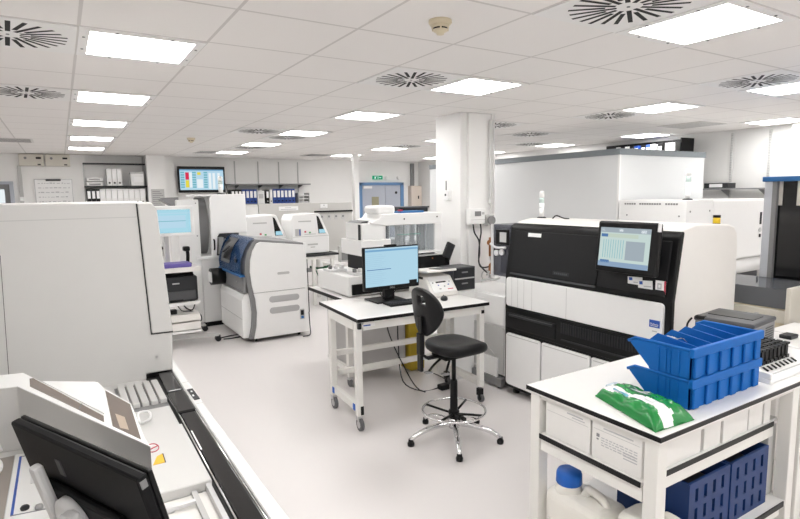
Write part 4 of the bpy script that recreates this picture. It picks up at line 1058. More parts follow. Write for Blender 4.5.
# hand hole near the top: leave two faces out
bb = bmesh.new()
V = [[bb.verts.new(p) for p in row] for row in bk]
for i in range(nb):
    for j in range(mb_):
        if i in (8, 9) and j in (6, 7, 8): continue
        bb.faces.new((V[i][j], V[i + 1][j], V[i + 1][j + 1], V[i][j + 1]))
bmesh.ops.recalc_face_normals(bb, faces=bb.faces[:])
mbk = MB(); mbk.bm.free(); mbk.bm = bb
o = build('backrest', mbk, PU, t, world=False)
sd = o.modifiers.new('thick', 'SOLIDIFY'); sd.thickness = .035; sd.offset = 0
ss = o.modifiers.new('sub', 'SUBSURF'); ss.levels = 2; ss.render_levels = 2
for p in o.data.polygons: p.use_smooth = True
build('back_stem', MB().prism([(-.05, .655), (-.24, .655), (-.30, .70), (-.305, .98), (-.285, .98), (-.282, .71), (-.235, .675), (-.05, .675)], 'x', -.022, .022, .004, 1), BK, t, world=False)
build('stem_sleeve', MB().box(-.027, .027, -.315, -.275, .70, .86, .008), BK, t, world=False)
build('stem_lower', MB().box(-.025, .025, -.31, -.285, .58, .72, .006), BK, t, world=False)
for q, (x, y) in enumerate(((.10, -.16), (.02, -.24))):
    l = build('lever', MB().tube([(x * .6, y * .5, .65), (x, y * .8, .615), (x * 1.2, y, .575)], .009, sub=3), BK, t, world=False)
    build('paddle', MB().box(x * 1.2 - .02, x * 1.2 + .02, y - .035, y + .02, .56, .575, .005), MG, l, world=False)

# ---------------------------------------------------------------- black and white floor analyzer
t = thing('floor_analyzer', 'large black and white floor analyzer with touchscreen right of the column', 'analyzer', (3.7, 2.85, 0))
body = [(3.405, .07), (3.405, 1.10), (3.472, 1.535), (3.51, 1.575), (3.66, 1.603), (4.08, 1.588), (4.16, 1.566), (4.20, 1.52), (4.215, 1.42), (4.22, 1.2), (4.22, .07)]
build('body', MB().prism(body, 'y', 2.105, 3.66, .012, 3), WC, t)
fr_ = [(3.385, .06), (3.385, 1.10), (3.452, 1.52), (3.468, 1.55), (3.49, 1.565), (3.505, 1.56), (3.43, 1.10), (3.425, .06)]
build('front_frame', MB().prism(fr_, 'y', 2.085, 3.68, .010, 3), BK, t)
build('side_frame', MB().prism([(3.45, .07), (3.47, 1.10), (3.535, 1.56), (3.58, 1.57), (3.60, .07)], 'y', 3.655, 3.675), BK, t)
sx_ = lambda z: 3.385 + (z - 1.10) * (.067 / .42)
def front(y0, y1, z0, z1, d0, d1, m_, nm_, b=0):
    return build(nm_, MB().prism([(sx_(z0) - d1, z0), (sx_(z1) - d1, z1), (sx_(z1) - d0, z1), (sx_(z0) - d0, z0)], 'y', y0, y1, b, 1), m_, t)
front(2.69, 3.61, 1.13, 1.50, 0, .012, BKM, 'upper_cover', .004)
front(2.13, 2.68, 1.13, 1.50, 0, .012, BKM, 'upper_cover', .004)
front(2.69, 3.61, 1.115, 1.128, 0, .016, DG2, 'cover_lip')
front(3.295, 3.445, 1.455, 1.487, .012, .014, PAPER, 'name_label')
front(2.95, 3.12, 1.165, 1.195, .012, .013, DG, 'embossed_badge')
fs = MB()
for q in range(7): fs.prism([(sx_(1.178) - .0145, 1.172), (sx_(1.178) - .0145, 1.186), (sx_(1.178) - .0125, 1.186), (sx_(1.178) - .0125, 1.172)], 'y', 2.97 + q * .02, 2.982 + q * .02)
build('badge_letters', fs, DG2, t)
strip = build('white_band', MB().prism(rrect(2.128, 3.645, .825, 1.085, .03), 'x', 3.362, 3.39, .006), W2, t)
for y in (3.57, 3.495, 3.42, 3.325, 2.95): build('seam', MB().box(3.3605, 3.363, y - .0012, y + .0012, .83, 1.08), LG, strip)
lg_ = build('logo', MB().box(3.358, 3.3625, 2.146, 2.222, .915, .965), BLUEP, strip)
build('logo_text', text('DiaSorin', .0178, (3.3575, 2.2165, .932), (0, -1, 0), (0, 0, 1), .0004), PAPER, lg_)
build('logo_line', MB().box(3.357, 3.3585, 2.156, 2.212, .924, .927), PAPER, lg_)
build('logo_caption', MB().box(3.359, 3.3625, 2.165, 2.20, .885, .892), LG, strip)
slot = build('black_band', MB().box(3.372, 3.39, 2.13, 3.645, .60, .81, .006), BK, t)
gr_ = MB()
for q in range(34): gr_.box(3.366, 3.373, 2.2 + q * .024, 2.214 + q * .024, .70, .785)
build('grille', gr_, DG, slot)
build('band_shelf', MB().box(3.362, 3.373, 2.2, 3.0, .64, .652), DG, slot)
build('drawer_front', MB().box(3.362, 3.373, 3.06, 3.63, .63, .765, .004, 1), BKM, slot)
build('drawer_grip', MB().box(3.350, 3.363, 3.08, 3.60, .735, .755, .004, 1), DG, slot)
for y0, y1 in ((3.225, 3.645), (2.715, 3.21), (2.20, 2.70)):
    dz = .07
    o = build('lower_door', MB().prism(rrect(y0, y1, .095, .575, .012 if y1 < 3.6 else .03), 'x', 3.366, 3.39, .005), W2, t)
    build('door_edge', MB().box(3.3655, 3.3675, y0 + .02, y1 - .02, .552, .558), LG, o)
for y in (2.1, 3.6):
    for x in (3.46, 3.95): build('foot', MB().cyl((x, y, 0), (x, y, .075), .03), BK, t)
# touchscreen on the front
SX = Matrix.Translation((3.315, 2.385, 1.445)) @ Matrix.Rotation(math.radians(6), 4, 'Y')
ts = build('touchscreen', MB().box(-.025, .025, -.245, .235, -.18, .18, .014, xf=SX), BK, t)
sc = MB().box(-.0275, -.024, -.19, .205, -.14, .135, xf=SX)
def Q(mi, y0, y1, z0, z1): sc.m(mi).box(-.029, -.0265, y0, y1, z0, z1, xf=SX)
Q(1, -.19, .205, .10, .135); Q(2, -.19, .205, -.14, -.105); Q(3, .115, .19, -.115, -.095); Q(4, -.155, -.01, -.085, .045); Q(3, .14, .195, .068, .09); Q(5, -.10, .14, .066, .092)
for q in range(9): Q(6, .01 + q * .02, .013 + q * .02, -.08, .05)
Q(7, .17, .2, .11, .125); Q(7, .02, .05, .11, .125); Q(7, -.16, -.12, .105, .125)
build('display', sc, [SCREENG, SCREENGR, emis('screen_footer', (.30, .42, .58), .9), SCREENL, SCREENGR, emis('screen_field', (.60, .70, .60), .9), SCREENT, SCREENW], ts)
build('silver_edge', MB().box(-.027, .0, -.247, -.232, .12, .178, .003, 1, xf=SX), SILVER, ts)
build('mount', MB().box(.02, .12, -.06, .06, -.06, .06, xf=SX), DG, ts)
def sticker(y0, y1, z0, z1, tilt, deco, nm_):
    m_ = Matrix.Translation((sx_((z0 + z1) / 2) - .014, (y0 + y1) / 2, (z0 + z1) / 2)) @ Matrix.Rotation(tilt, 4, 'X')
    w_, h_ = (y1 - y0) / 2, (z1 - z0) / 2
    mb = MB().box(-.001, .001, -w_, w_, -h_, h_, xf=m_)
    if deco == 'blue': mb.m(1).box(-.002, 0, w_ * .35, w_ * .8, h_ * .25, h_ * .85, xf=m_).m(2).box(-.002, 0, -w_ * .8, w_ * .2, -h_ * .2, 0, xf=m_)
    else: mb.m(3).box(-.002, 0, -w_, -w_ * .7, -h_, h_, xf=m_).box(-.002, 0, -w_, w_ * .6, -h_, -h_ * .75, xf=m_).m(2).box(-.002, 0, -w_ * .2, w_ * .6, -h_ * .3, h_ * .6, xf=m_).m(0).box(-.0025, 0, 0, w_ * .4, -.05 * h_, h_ * .4, xf=m_)
    build(nm_, mb, [PAPER, BLUEP, INK2, RED], t)
sticker(2.305, 2.42, 1.168, 1.238, -.05, 'blue', 'sticker'); sticker(2.225, 2.335, 1.148, 1.222, -.08, 'blue', 'sticker'); sticker(2.13, 2.205, 1.145, 1.235, 0, 'red', 'sticker')
# smoked side module on the left end
md = build('side_module', MB().box(3.44, 3.80, 3.685, 3.93, 1.06, 1.545, .02), SMOKE, t)
build('module_screen', MB().box(3.425, 3.44, 3.69, 3.86, 1.36, 1.50, .006).m(1).box(3.422, 3.426, 3.715, 3.80, 1.385, 1.475), [BK, LG], md)
build('module_core', MB().box(3.52, 3.78, 3.70, 3.90, 1.08, 1.34, .01), DG2, md)
build('module_bar', MB().tube([(3.425, 3.93, 1.36), (3.42, 3.85, 1.33), (3.42, 3.72, 1.335)], .012, sub=3), SILVER, md)
for y, z in ((3.85, 1.28), (3.78, 1.29)): build('module_knob', MB().cyl((3.45, y, z), (3.42, y, z), .028), SILVER, md)
build('module_edge', MB().box(3.432, 3.44, 3.90, 3.932, 1.06, 1.545), SILVER, md)
sig_tower(3.75, 3.6, 1.597, .25, .021, 'white signal tower on top of the black analyzer left end', 'c')
solo('top_cable', MB().tube([(3.70, 3.42, 1.603), (3.68, 3.36, 1.63), (3.70, 3.30, 1.61), (3.75, 3.28, 1.603)], .006, sub=4), DG, 'short dark cable on the black analyzer top beside the signal tower', 'cable', (3.7, 3.35, 1.6))
t = thing('warning_beacon', 'yellow and black beacon rising behind the black analyzer top', 'beacon', (4.275, 2.30, 0))
build('pole', MB().cyl((4.275, 2.30, 0), (4.275, 2.30, 1.56), .016), DG, t)
build('lower_ring', MB().cyl((4.275, 2.30, 1.56), (4.275, 2.30, 1.58), .027), BK, t)
build('lens', MB().cyl((4.275, 2.30, 1.58), (4.275, 2.30, 1.623), .026), YELL, t)
build('cap', MB().cyl((4.275, 2.30, 1.623), (4.275, 2.30, 1.642), .027), BK, t)

# ---------------------------------------------------------------- right worktable and neighbours
def lab_table(x0, x1, y0, y1, label, shelves=True):
    t = thing('worktable', label, 'table', ((x0 + x1) / 2, (y0 + y1) / 2, 0))
    build('tabletop', MB().box(x0, x1, y0, y1, .868, .9, .002, 1), LAM, t)
    e = MB().box(x0 - .003, x1, y0 - .003, y0 + .001, .878, .898).box(x0 - .003, x0 + .001, y0, y1, .878, .898).box(x1 - .001, x1 + .001, y0, y1, .878, .898).box(x0, x1, y1 - .001, y1 + .003, .878, .898)
    build('edge_band', e, BK, t)
    build('apron', MB().box(x0 + .02, x1 - .02, y0 + .02, y0 + .05, .845, .868).box(x0 + .02, x1 - .02, y1 - .05, y1 - .02, .845, .868).box(x0 + .02, x0 + .05, y0 + .05, y1 - .05, .845, .868), FRAME, t)
    for x in (x0 + .045, x1 - .055):
        for y in (y0 + .045, y1 - .045): build('leg', MB().box(x - .032, x + .032, y - .03, y + .03, 0, .868, .003, 1), FRAME, t)
    return t
t = lab_table(1.885, 3.085, 1.18, 1.89, 'white two-shelf worktable at the lower right with black edged top')
build('shelf', MB().box(1.895, 3.02, 1.262, 1.81, .66, .675).m(1).box(1.89, 1.895, 1.262, 1.808, .654, .677).box(1.97, 2.965, 1.257, 1.262, .654, .677), [LAM, BK], t)
build('shelf_rail', MB().box(1.905, 1.94, 1.262, 1.81, .59, .655).box(1.962, 2.97, 1.262, 1.29, .60, .655), FRAME, t)
build('lower_shelf', MB().box(2.21, 3.02, 1.2, 1.86, .252, .275).m(1).box(2.21, 2.98, 1.195, 1.2, .25, .277), [LAM, BK], t)
build('lower_rail', MB().box(2.21, 2.97, 1.21, 1.24, .2, .25).box(2.21, 2.97, 1.83, 1.86, .2, .25), FRAME, t)
build('back_panel', MB().box(2.95, 3.02, 1.27, 1.86, .28, .685), LG, t)
lab_table(3.09, 3.965, 1.18, 1.89, 'white worktable carrying the sample racks and grey printer')
lab_table(3.975, 4.34, 1.18, 1.76, 'short white worktable at the far right edge before the beige unit')
# cartons on the middle shelf
for q, (x0, x1, y0, y1, h, lb) in enumerate(((1.915, 2.36, 1.53, 1.79, .165, 'white carton on the upper shelf end, beside the back leg'), (1.915, 2.34, 1.275, 1.52, .168, 'white carton with printed label on the shelf end, behind the corner leg'),
                                (2.365, 2.50, 1.275, 1.50, .168, 'white carton on the upper shelf, second along the long side'), (2.51, 2.59, 1.268, 1.50, .168, 'narrow white carton on the upper shelf, third along the long side'),
                                (2.60, 2.74, 1.275, 1.50, .165, 'white carton on the upper shelf, fourth along the long side'), (2.75, 2.88, 1.275, 1.50, .166, 'white carton on the upper shelf, next to last along the long side'), (2.885, 2.945, 1.268, 1.50, .155, 'small white carton at the far end of the upper shelf'))):
    t = thing('carton', lb, 'carton', ((x0 + x1) / 2, (y0 + y1) / 2, .6758), 0, 'white cartons on the shelf')
    build('box', MB().box(x0, x1, y0, y1, .6758, .6758 + h, .002, 1), CARD, t)
    if q == 0:
        build('lid_line', MB().box(x0 - .001, x0, y0 + .01, y1 - .01, .80, .802).m(1).box(x0 - .0012, x0, y0 + .04, y0 + .13, .823, .829).box(x0 - .0012, x0, y0 + .03, y0 + .1, .812, .816), [LG, INK2], t)
    elif q == 1:
        mb = MB()
        mb.box(x0 - .0012, x0, y1 - .04, y1 - .025, .778, .793).box(x0 - .0012, x0, y1 - .036, y1 - .026, .765, .772)
        mb.m(1)
        for r in range(4):
            y = y1 - .05
            while y > y0 + .03:
                l = random.uniform(.008, .02)
                mb.box(x0 - .0012, x0, max(y - l, y0 + .02), y, .745 + r * .011, .749 + r * .011); y -= l + .006
        for r in range(3): mb.box(x0 - .0012, x0, y0 + .02, y0 + .085, .73 + r * .012, .735 + r * .012)
        mb.box(x0 - .0012, x0, y0 + .04, y1 - .06, .822, .828)
        build('print', mb, [INK, INK2], t)
        build('lid_line', MB().box(x0 - .001, x0, y0 + .01, y1 - .01, .81, .812), LG, t)
    else:
        build('lid_line', MB().box(x0 + .01, x1 - .01, y0 - .001, y0, .80, .8015), LG, t)
# navy crates on the lower shelf
def crate(x0, x1, label):
    y0, y1, z0, z1 = 1.245, 1.60, .2755, .575
    t = thing('slotted_crate', label, 'crate', ((x0 + x1) / 2, (y0 + y1) / 2, z0), 0, 'navy slotted crates')
    w = .012
    # slotted front: bars between the slots
    mb = MB()
    cols_ = [x0 + .06 + q * (x1 - x0 - .12) / 3 for q in range(4)]
    rows_ = [z0 + .02 + q * .092 for q in range(3)]
    xs = [x0]
    for c in cols_: xs += [c - .011, c + .011]
    xs.append(x1)
    for q in range(0, len(xs), 2): mb.box(xs[q], xs[q + 1], y0, y0 + w, z0, z1)
    for c in cols_:
        zz = z0
        for r in rows_:
            if r > zz: mb.box(c - .011, c + .011, y0, y0 + w, zz, r)
            zz = r + .062
        mb.box(c - .011, c + .011, y0, y0 + w, zz, z1)
    bmesh.ops.remove_doubles(mb.bm, verts=mb.bm.verts[:], dist=.0004)
    build('front_wall', mb, NAVY, t)
    build('side_wall', MB().box(x0, x0 + w, y0 + w, y1, z0, z1), NAVY, t)
    build('side_wall', MB().box(x1 - w, x1, y0 + w, y1, z0, z1), NAVY, t)
    build('back_wall', MB().box(x0 + w, x1 - w, y1 - w, y1, z0, z1), NAVY, t)
    build('floor_plate', MB().box(x0 + w, x1 - w, y0 + w, y1 - w, z0, z0 + w), NAVY, t)
    build('contents', MB().box(x0 + .02, x1 - .02, y0 + .05, y1 - .03, z0 + w, z0 + .22, .02), DG, t)
    build('corner_rib', MB().box(x0 - .004, x0 + .012, y0 - .004, y0 + .012, z0, z1), NAVY, t)
crate(2.215, 2.545, 'navy blue slotted crate on the lower shelf, nearer the jerrycans')
crate(2.555, 2.90, 'navy blue slotted crate on the lower shelf, at the far end')
# jerrycans on the floor
def jerry(x0, x1, y0, y1, h, label, cap):
    t = thing('jerrycan', label, 'jerrycan', ((x0 + x1) / 2, (y0 + y1) / 2, 0))
    build('body', MB().box(x0, x1, y0, y1, 0, h, .045, 4), JERRY, t)
    cx = (x0 + x1) / 2
    if cap:
        build('neck', MB().lathe((cx - .02, y1 - .085, h - .03), [(.075, 0), (.062, .04), (.056, .075), (0, .075)]), JERRY, t)
        rib = MB().lathe((cx - .02, y1 - .085, h + .03), [(.058, 0), (.062, .006), (.060, .05), (.054, .064), (0, .066)], seg=36)
        build('cap', rib, CAPB, t)
    build('grip', MB().tube([(cx, y1 - .15, h - .03), (cx, y1 - .18, h + .02), (cx, (y0 + y1) / 2 - .02, h + .035), (cx, y0 + .07, h + .02), (cx, y0 + .05, h - .03)], .02, sub=4, seg=10), JERRY, t)
    mb = MB()
    for q in range(3): mb.tube([(x0 - .001, y0 + .04, .12 + q * .07), (x0 - .001, y1 - .04, .12 + q * .07)], .005)
    build('moulded_rib', mb, JERRY, t)
jerry(1.915, 2.13, 1.46, 1.80, .405, 'translucent white jerrycan with blue screw cap under the worktable end', True)
jerry(1.975, 2.16, 1.08, 1.44, .445, 'translucent white jerrycan without cap in view beside the corner leg', False)

# stacked blue parts bins
def bins(z, label):
    x0, x1, y0 = 2.225, 2.785, 1.27
    D, H = .30, .126
    t = thing('parts_bin', label, 'bin', ((x0 + x1) / 2, y0 + D / 2, z), 0, 'stacked blue bins')
    pf = [(y0, z), (y0 + .19, z), (y0 + D, z + .105), (y0 + D - .035, z + H), (y0, z + H)]
    w = .006
    build('back_wall', MB().box(x0, x1, y0, y0 + w, z, z + H - .02), BLUE, t)
    build('back_rail', MB().box(x0 - .008, x1 + .02, y0 - .014, y0 + w, z + H - .032, z + H + .008, .003, 1), BLUE, t)
    build('bottom', MB().box(x0 + w, x1 - w, y0 + w, y0 + .19, z, z + w), BLUE, t)
    build('hopper_front', MB().prism([(y0 + .19, z), (y0 + D - .06, z + .05), (y0 + D - .065, z + .055), (y0 + .185, z + .006)], 'x', x0 + w, x1 - w), BLUE, t)
    for k_, x in enumerate((x0, x1 - w)):
        e = build('end_wall', MB().prism(pf, 'x', x, x + w), BLUE, t)
        s = -1 if k_ == 0 else 1
        a = x if k_ == 0 else x + w
        rb = MB()
        for yy in (y0 + .055, y0 + .095, y0 + .115, y0 + .15): rb.box(min(a, a + s * .005), max(a, a + s * .005), yy - .004, yy + .004, z + .004, z + H - .015)
        build('end_rib', rb, BLUE, e)
        rm = MB().tube([(a, y0, z + H), (a, y0 + D - .035, z + H), (a, y0 + D + .004, z + .105)], .007, seg=8)
        build('rim', rm, BLUE, e)
    for q in range(1, 5):
        x = x0 + (x1 - x0) * q / 5
        hh = .012 + .0 * q
        build('divider', MB().prism([(y0 + w, z + w), (y0 + .185, z + w), (y0 + D - .03, z + .10), (y0 + D - .07, z + H + hh), (y0 + w, z + H - .015)], 'x', x - .0025, x + .0025), BLUE, t)
    for q in range(6):
        x = x0 + .012 + (x1 - x0 - .06) * q / 5
        build('back_rib', MB().box(x, x + .045, y0 - .013, y0, z + .002, z + H - .032, .004, 1), BLUE, t)
    return t
bins(.9008, 'bright blue parts bin standing on the worktable, lower of the two stacked')
bins(.9008 + .1355, 'bright blue parts bin on top of the other blue bin')
for q, (x, y) in enumerate(((2.40, 1.46), (2.43, 1.42))):
    solo('crumpled_wrapper', MB().surf([[(x + .02 * i + random.uniform(-.006, .006), y + .022 * j + random.uniform(-.006, .006), 1.14 + random.uniform(-.012, .012)) for j in range(4)] for i in range(4)], thick=.002), WFILM,
         'crumpled white wrapper inside the upper blue bin, %s' % ('nearer the open side', 'nearer the tall back')[q], 'wrapper', (x, y, 1.14), 'crumpled wrappers')
# green and white wipes packet
U, Vn = 48, 64
c00, c10, c01, c11 = Vector((1.905, 1.215)), Vector((2.145, 1.20)), Vector((2.03, 1.60)), Vector((2.215, 1.575))
def wipes_pt(u, v):
    p = (c00 * (1 - u) + c10 * u) * (1 - v) + (c01 * (1 - u) + c11 * u) * v
    e = (max(0, 1 - abs(2 * u - 1) ** 4) ** .6) * (max(0, 1 - abs(2 * v - 1) ** 7) ** .7)
    wr = .004 * math.sin(23 * v + 9 * u) * math.sin(11 * u + 3) + .0018 * math.sin(40 * u - 17 * v) + .002 * abs(math.sin(31 * v - 14 * u))
    z = .906 + (.058 + wr + .006 * math.sin(7 * v)) * e + .003 * (1 - e) * math.sin(30 * v + 12 * u)
    return (p.x, p.y, max(z, .9035))
t = thing('wipes_packet', 'green and white foil packet of wipes lying before the blue bins', 'packet', (2.07, 1.39, .9))
mb = MB().surf([[wipes_pt(i / U, j / Vn) for j in range(Vn + 1)] for i in range(U + 1)])
fi = 0
mb.bm.faces.ensure_lookup_table()
for i in range(U):
    for j in range(Vn):
        u, v = (i + .5) / U, (j + .5) / Vn
        f = mb.bm.faces[fi]; fi += 1
        lo, hi = .20 + .08 * math.sin(5 * v), .44 + .07 * math.sin(6 * v + .3)
        if lo < u < hi and v < .93 or (.05 < v < .10 and .2 < u < .55) or (.9 < v < .93 and .3 < u < .95): f.material_index = 1
build('film', mb, [GREENP, WFILM], t)
def patch(u0, u1, v0, v1, m_, nm_, dz=.0015, n=6):
    g = []
    for i in range(n + 1):
        row = []
        for j in range(n + 1):
            p = wipes_pt(u0 + (u1 - u0) * i / n, v0 + (v1 - v0) * j / n)
            row.append((p[0], p[1], p[2] + dz))
        g.append(row)
    return build(nm_, MB().surf(g), m_, t)
patch(.52, .72, .42, .74, mat('dark_green_label', (.01, .16, .06), .3), 'lid_label')
for q in range(3): patch(.56 + .05 * q, .585 + .05 * q, .46, .70 - .05 * (q % 2), WFILM, 'label_print', .003)
patch(.20, .26, .55, .80, mat('blue_green_print', (.05, .3, .4), .3), 'brand_print', .0025)
build('base_film', MB().prism([(c00.x, c00.y), (c10.x, c10.y), (c11.x, c11.y), (c01.x, c01.y)], 'z', .901, .905), GREENP, t)
solo('clear_lid', MB().box(2.13, 2.205, 1.585, 1.625, .9005, .93, .008), mat('pale_blue_film', (.55, .66, .74), .2), 'pale blue film lid between the green packet and the blue bins', 'lid', (2.17, 1.6, .9))
# white tray and black carriers
t = thing('rack_tray', 'white plastic rack tray holding black sample carriers', 'tray', (3.15, 1.36, .9))
build('tray', MB().prism([(1.23, .9005), (1.23, .918), (1.245, .925), (1.30, .93), (1.32, .945), (1.512, .945), (1.512, .9005)], 'x', 2.84, 3.47, .004, 1), W2, t)
build('side_lip', MB().box(2.84, 2.86, 1.23, 1.512, .92, .955, .006), W2, t)
build('side_lip', MB().box(3.45, 3.47, 1.23, 1.512, .92, .955, .006), W2, t)
build('front_groove', MB().box(2.88, 3.43, 1.262, 1.268, .925, .929), LG, t)
for q in range(8):
    x = 2.945 + q * .042
    c = thing('sample_carrier', 'black sample carrier in the white tray, %s from the blue bins' % ORD[q], 'carrier', (x, 1.45, .9455), 0, 'black sample carriers')
    mb = MB().box(x - .014, x + .014, 1.33, 1.505, .9455, .962)
    build('base', mb, BK, c)
    for r in range(5):
        y = 1.345 + r * .036
        build('post', MB().box(x - .013, x + .013, y - .008, y + .008, .955, 1.022).box(x - .017, x + .017, y - .014, y + .012, 1.016, 1.026), BKM, c)
    build('front_tab', MB().prism([(1.29, .9320), (1.29, .936), (1.315, .948), (1.315, .9452)], 'x', x - .007, x + .007), BK, c)
# grey printer on the bench beyond
PR = Matrix.Translation((3.42, 1.70, 0)) @ Matrix.Rotation(math.radians(6), 4, 'Z')
t = thing('laser_printer', 'low grey laser printer behind the blue bins beside the black analyzer', 'printer', (3.42, 1.70, .9))
build('body', MB().box(-.17, .17, -.16, .16, .901, 1.055, .012, xf=PR), MG, t)
build('top_cover', MB().box(-.175, .172, -.165, .165, 1.05, 1.078, .010, xf=PR), DG2, t)
build('output_slot', MB().box(-.06, .09, -.12, .13, 1.077, 1.081, .001, 1, xf=PR), BK, t)
vm = MB()
for q in range(7): vm.box(.02, .13, -.1625, -.16, .94 + q * .014, .946 + q * .014, xf=PR)
build('side_vents', vm, DG, t)
build('corner_button', MB().box(-.178, -.14, .10, .155, 1.06, 1.084, .006, xf=PR), BK, t)
build('paper_tray', MB().box(-.178, -.168, -.13, .13, .915, .97, .003, 1, xf=PR), DG2, t)
solo('printer_lead', MB().tube([(3.24, 1.86, 1.06), (3.21, 1.87, 1.02), (3.20, 1.86, .95), (3.22, 1.84, .908)], .006, sub=5), BK, 'black lead at the left back corner of the low grey printer', 'lead', (3.22, 1.86, .9))
solo('plug_adapter', MB().box(3.80, 3.90, 1.55, 1.62, .9005, .925, .006), DG, 'small dark plug on the table right of the low grey printer', 'plug', (3.85, 1.58, .9))

# ---------------------------------------------------------------- left foreground analyzer line
t = thing('track_analyzer', 'large white track analyzer filling the left foreground', 'analyzer', (-.3, 2.0, 0))
front_y = 2.905
prof_m = [(-1.5, .02), (.375, .02), (.405, .95), (.392, 1.17), (.352, 1.795), (.335, 1.822), (-1.5, 1.822)]
# tower with the dark track mouth cut into its front
build('tower', MB().prism([p for p in [(-1.5, .02), (.30, .02), (.30, .968), (.424, .968), (.434, 1.17), (.397, 1.785), (.372, 1.818), (-1.5, 1.82)]], 'y', front_y, 3.75, .008, 2), TW, t)
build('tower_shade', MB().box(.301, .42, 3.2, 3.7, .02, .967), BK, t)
dp = build('door_panel', MB().prism([(.338, 1.172), (.434, 1.170), (.397, 1.785), (.375, 1.812), (.313, 1.812)], 'y', front_y - .012, front_y + .002, .004, 1), TW, t)
build('seam', MB().prism([(.333, 1.164), (.435, 1.162), (.435, 1.170), (.338, 1.172)], 'y', front_y - .003, front_y).prism([(.307, 1.81), (.313, 1.81), (.338, 1.165), (.333, 1.165)], 'y', front_y - .003, front_y), DG, t)
build('tower_seam', MB().prism([(-.2385, 1.60), (-.2365, 1.60), (-.252, .96), (-.254, .96)], 'y', front_y - .0015, front_y), DG, t)
build('top_seam', MB().box(-1.4, .308, front_y - .0015, front_y, 1.745, 1.749), LG, t)
build('lock', MB().cyl((.353, front_y, 1.048), (.353, front_y - .005, 1.048), .006, seg=12), STEEL, t)
# bench deck
build('bench', MB().box(-1.5, .30, .55, front_y, .02, .945, .004, 1), TW, t)
build('bench_front', MB().box(.30, .475, .55, 3.75, .02, .93), W, t)
build('aisle_rail', MB().prism([(.432, .55), (.486, .55), (.468, 2.0), (.455, 3.2), (.452, 3.75), (.428, 3.75), (.424, 2.5)], 'z', .92, .952, .004, 1), W2, t)
for y in (2.72, 2.40, 2.05): build('rail_joint', MB().box(.432, .462, y - .0012, y + .0012, .9515, .9525), LG, t)
kp = build('keypad', MB().prism([(.436, 2.45), (.460, 2.45), (.458, 2.60), (.434, 2.60)], 'z', .952, .956), DG, t)
build('key', MB().box(.438, .445, 2.49, 2.51, .956, .958).box(.442, .449, 2.55, 2.565, .956, .958), LAMPW, kp)
# black glossy track
tr = build('track', MB().prism([(.335, .55), (.430, .55), (.423, 2.90), (.338, 2.90)], 'z', .930, .950, .003, 1), BK, t)
build('track_bed', MB().box(.30, .336, .55, 2.90, .93, .946), LG, t)
build('track_cover', MB().prism([(.349, .55), (.418, .55), (.410, 2.30), (.354, 2.30)], 'z', .949, .962, .005), BKG, t)
build('track_cover', MB().prism([(.346, 2.31), (.416, 2.31), (.416, 2.575), (.346, 2.575)], 'z', .949, .966, .007), BKG, t)
build('track_cover', MB().prism([(.348, 2.59), (.416, 2.59), (.414, 2.90), (.352, 2.90)], 'z', .949, .966, .007), BKG, t)
build('track_edge', MB().tube([(.3455, .56, .955), (.349, 2.30, .957), (.343, 2.57, .957)], .003), CHROME, t)
build('track_edge', MB().tube([(.4225, .56, .956), (.414, 2.30, .957), (.419, 2.57, .957)], .0028), CHROME, t)
build('status_light', MB().prism([(.353, 1.92), (.358, 1.92), (.360, 2.10), (.355, 2.10)], 'z', .961, .9632), LAMPW, tr)
build('track_mouth', MB().box(.296, .345, 2.72, 2.90, .945, .9475).box(.302, .42, 2.915, 3.2, .93, .966), BK, t)
for q in range(5):
    x = .165 + q * .036
    build('rack_finger', MB().box(x - .004, x + .025, 2.50, 2.80, .945, .968, .004), TW, t)
build('finger_bed', MB().box(.15, .334, 2.45, 2.82, .945, .949), MG, t)
build('load_plate', MB().prism([(.12, 2.165), (.333, 2.165), (.333, 2.44), (.12, 2.44)], 'z', .945, .955, .002, 1), TW, t)
build('plate_grip', MB().tube([(.20, 2.30, .96), (.203, 2.37, .972), (.235, 2.375, .972), (.245, 2.345, .972), (.237, 2.285, .972), (.205, 2.285, .96)], .0055, sub=3), W2, t)
cp = build('cover_plate', MB().prism([(-.0, 1.66), (.332, 1.66), (.334, 2.155), (.0, 2.155)], 'z', .945, .978, .003, 1), TW, t)
build('danger_label', MB().prism([(.192, 1.855), (.228, 1.855), (.230, 1.925), (.212, 1.915)], 'z', .978, .9792), mat('warning_yellow', (.85, .48, .02), .5), cp)
build('danger_edge', MB().prism([(.228, 1.855), (.231, 1.855), (.233, 1.925), (.230, 1.925)], 'z', .978, .9793), DG, cp)
build('red_ring', MB().tube([(.208 + .02 * math.cos(a * PI / 10), 1.99 + .035 * math.sin(a * PI / 10), .9788) for a in range(20)], .0016, closed=True, seg=6).tube([(.19, 1.975, .9788), (.228, 2.0, .9788)], .002, seg=6), RED, cp)
build('pit', MB().box(.12, .334, 1.0, 1.655, .945, .947), WC, t)
build('pit_rail', MB().box(.312, .326, 1.0, 1.655, .945, .972), STEEL, t)
build('pit_rail', MB().box(.27, .285, 1.0, 1.655, .945, .960), LG, t)
build('pit_lever', MB().cyl((.2, 1.60, .947), (.2, 1.60, .965), .014).box(.19, .27, 1.585, 1.60, .955, .965), SILVER, t)
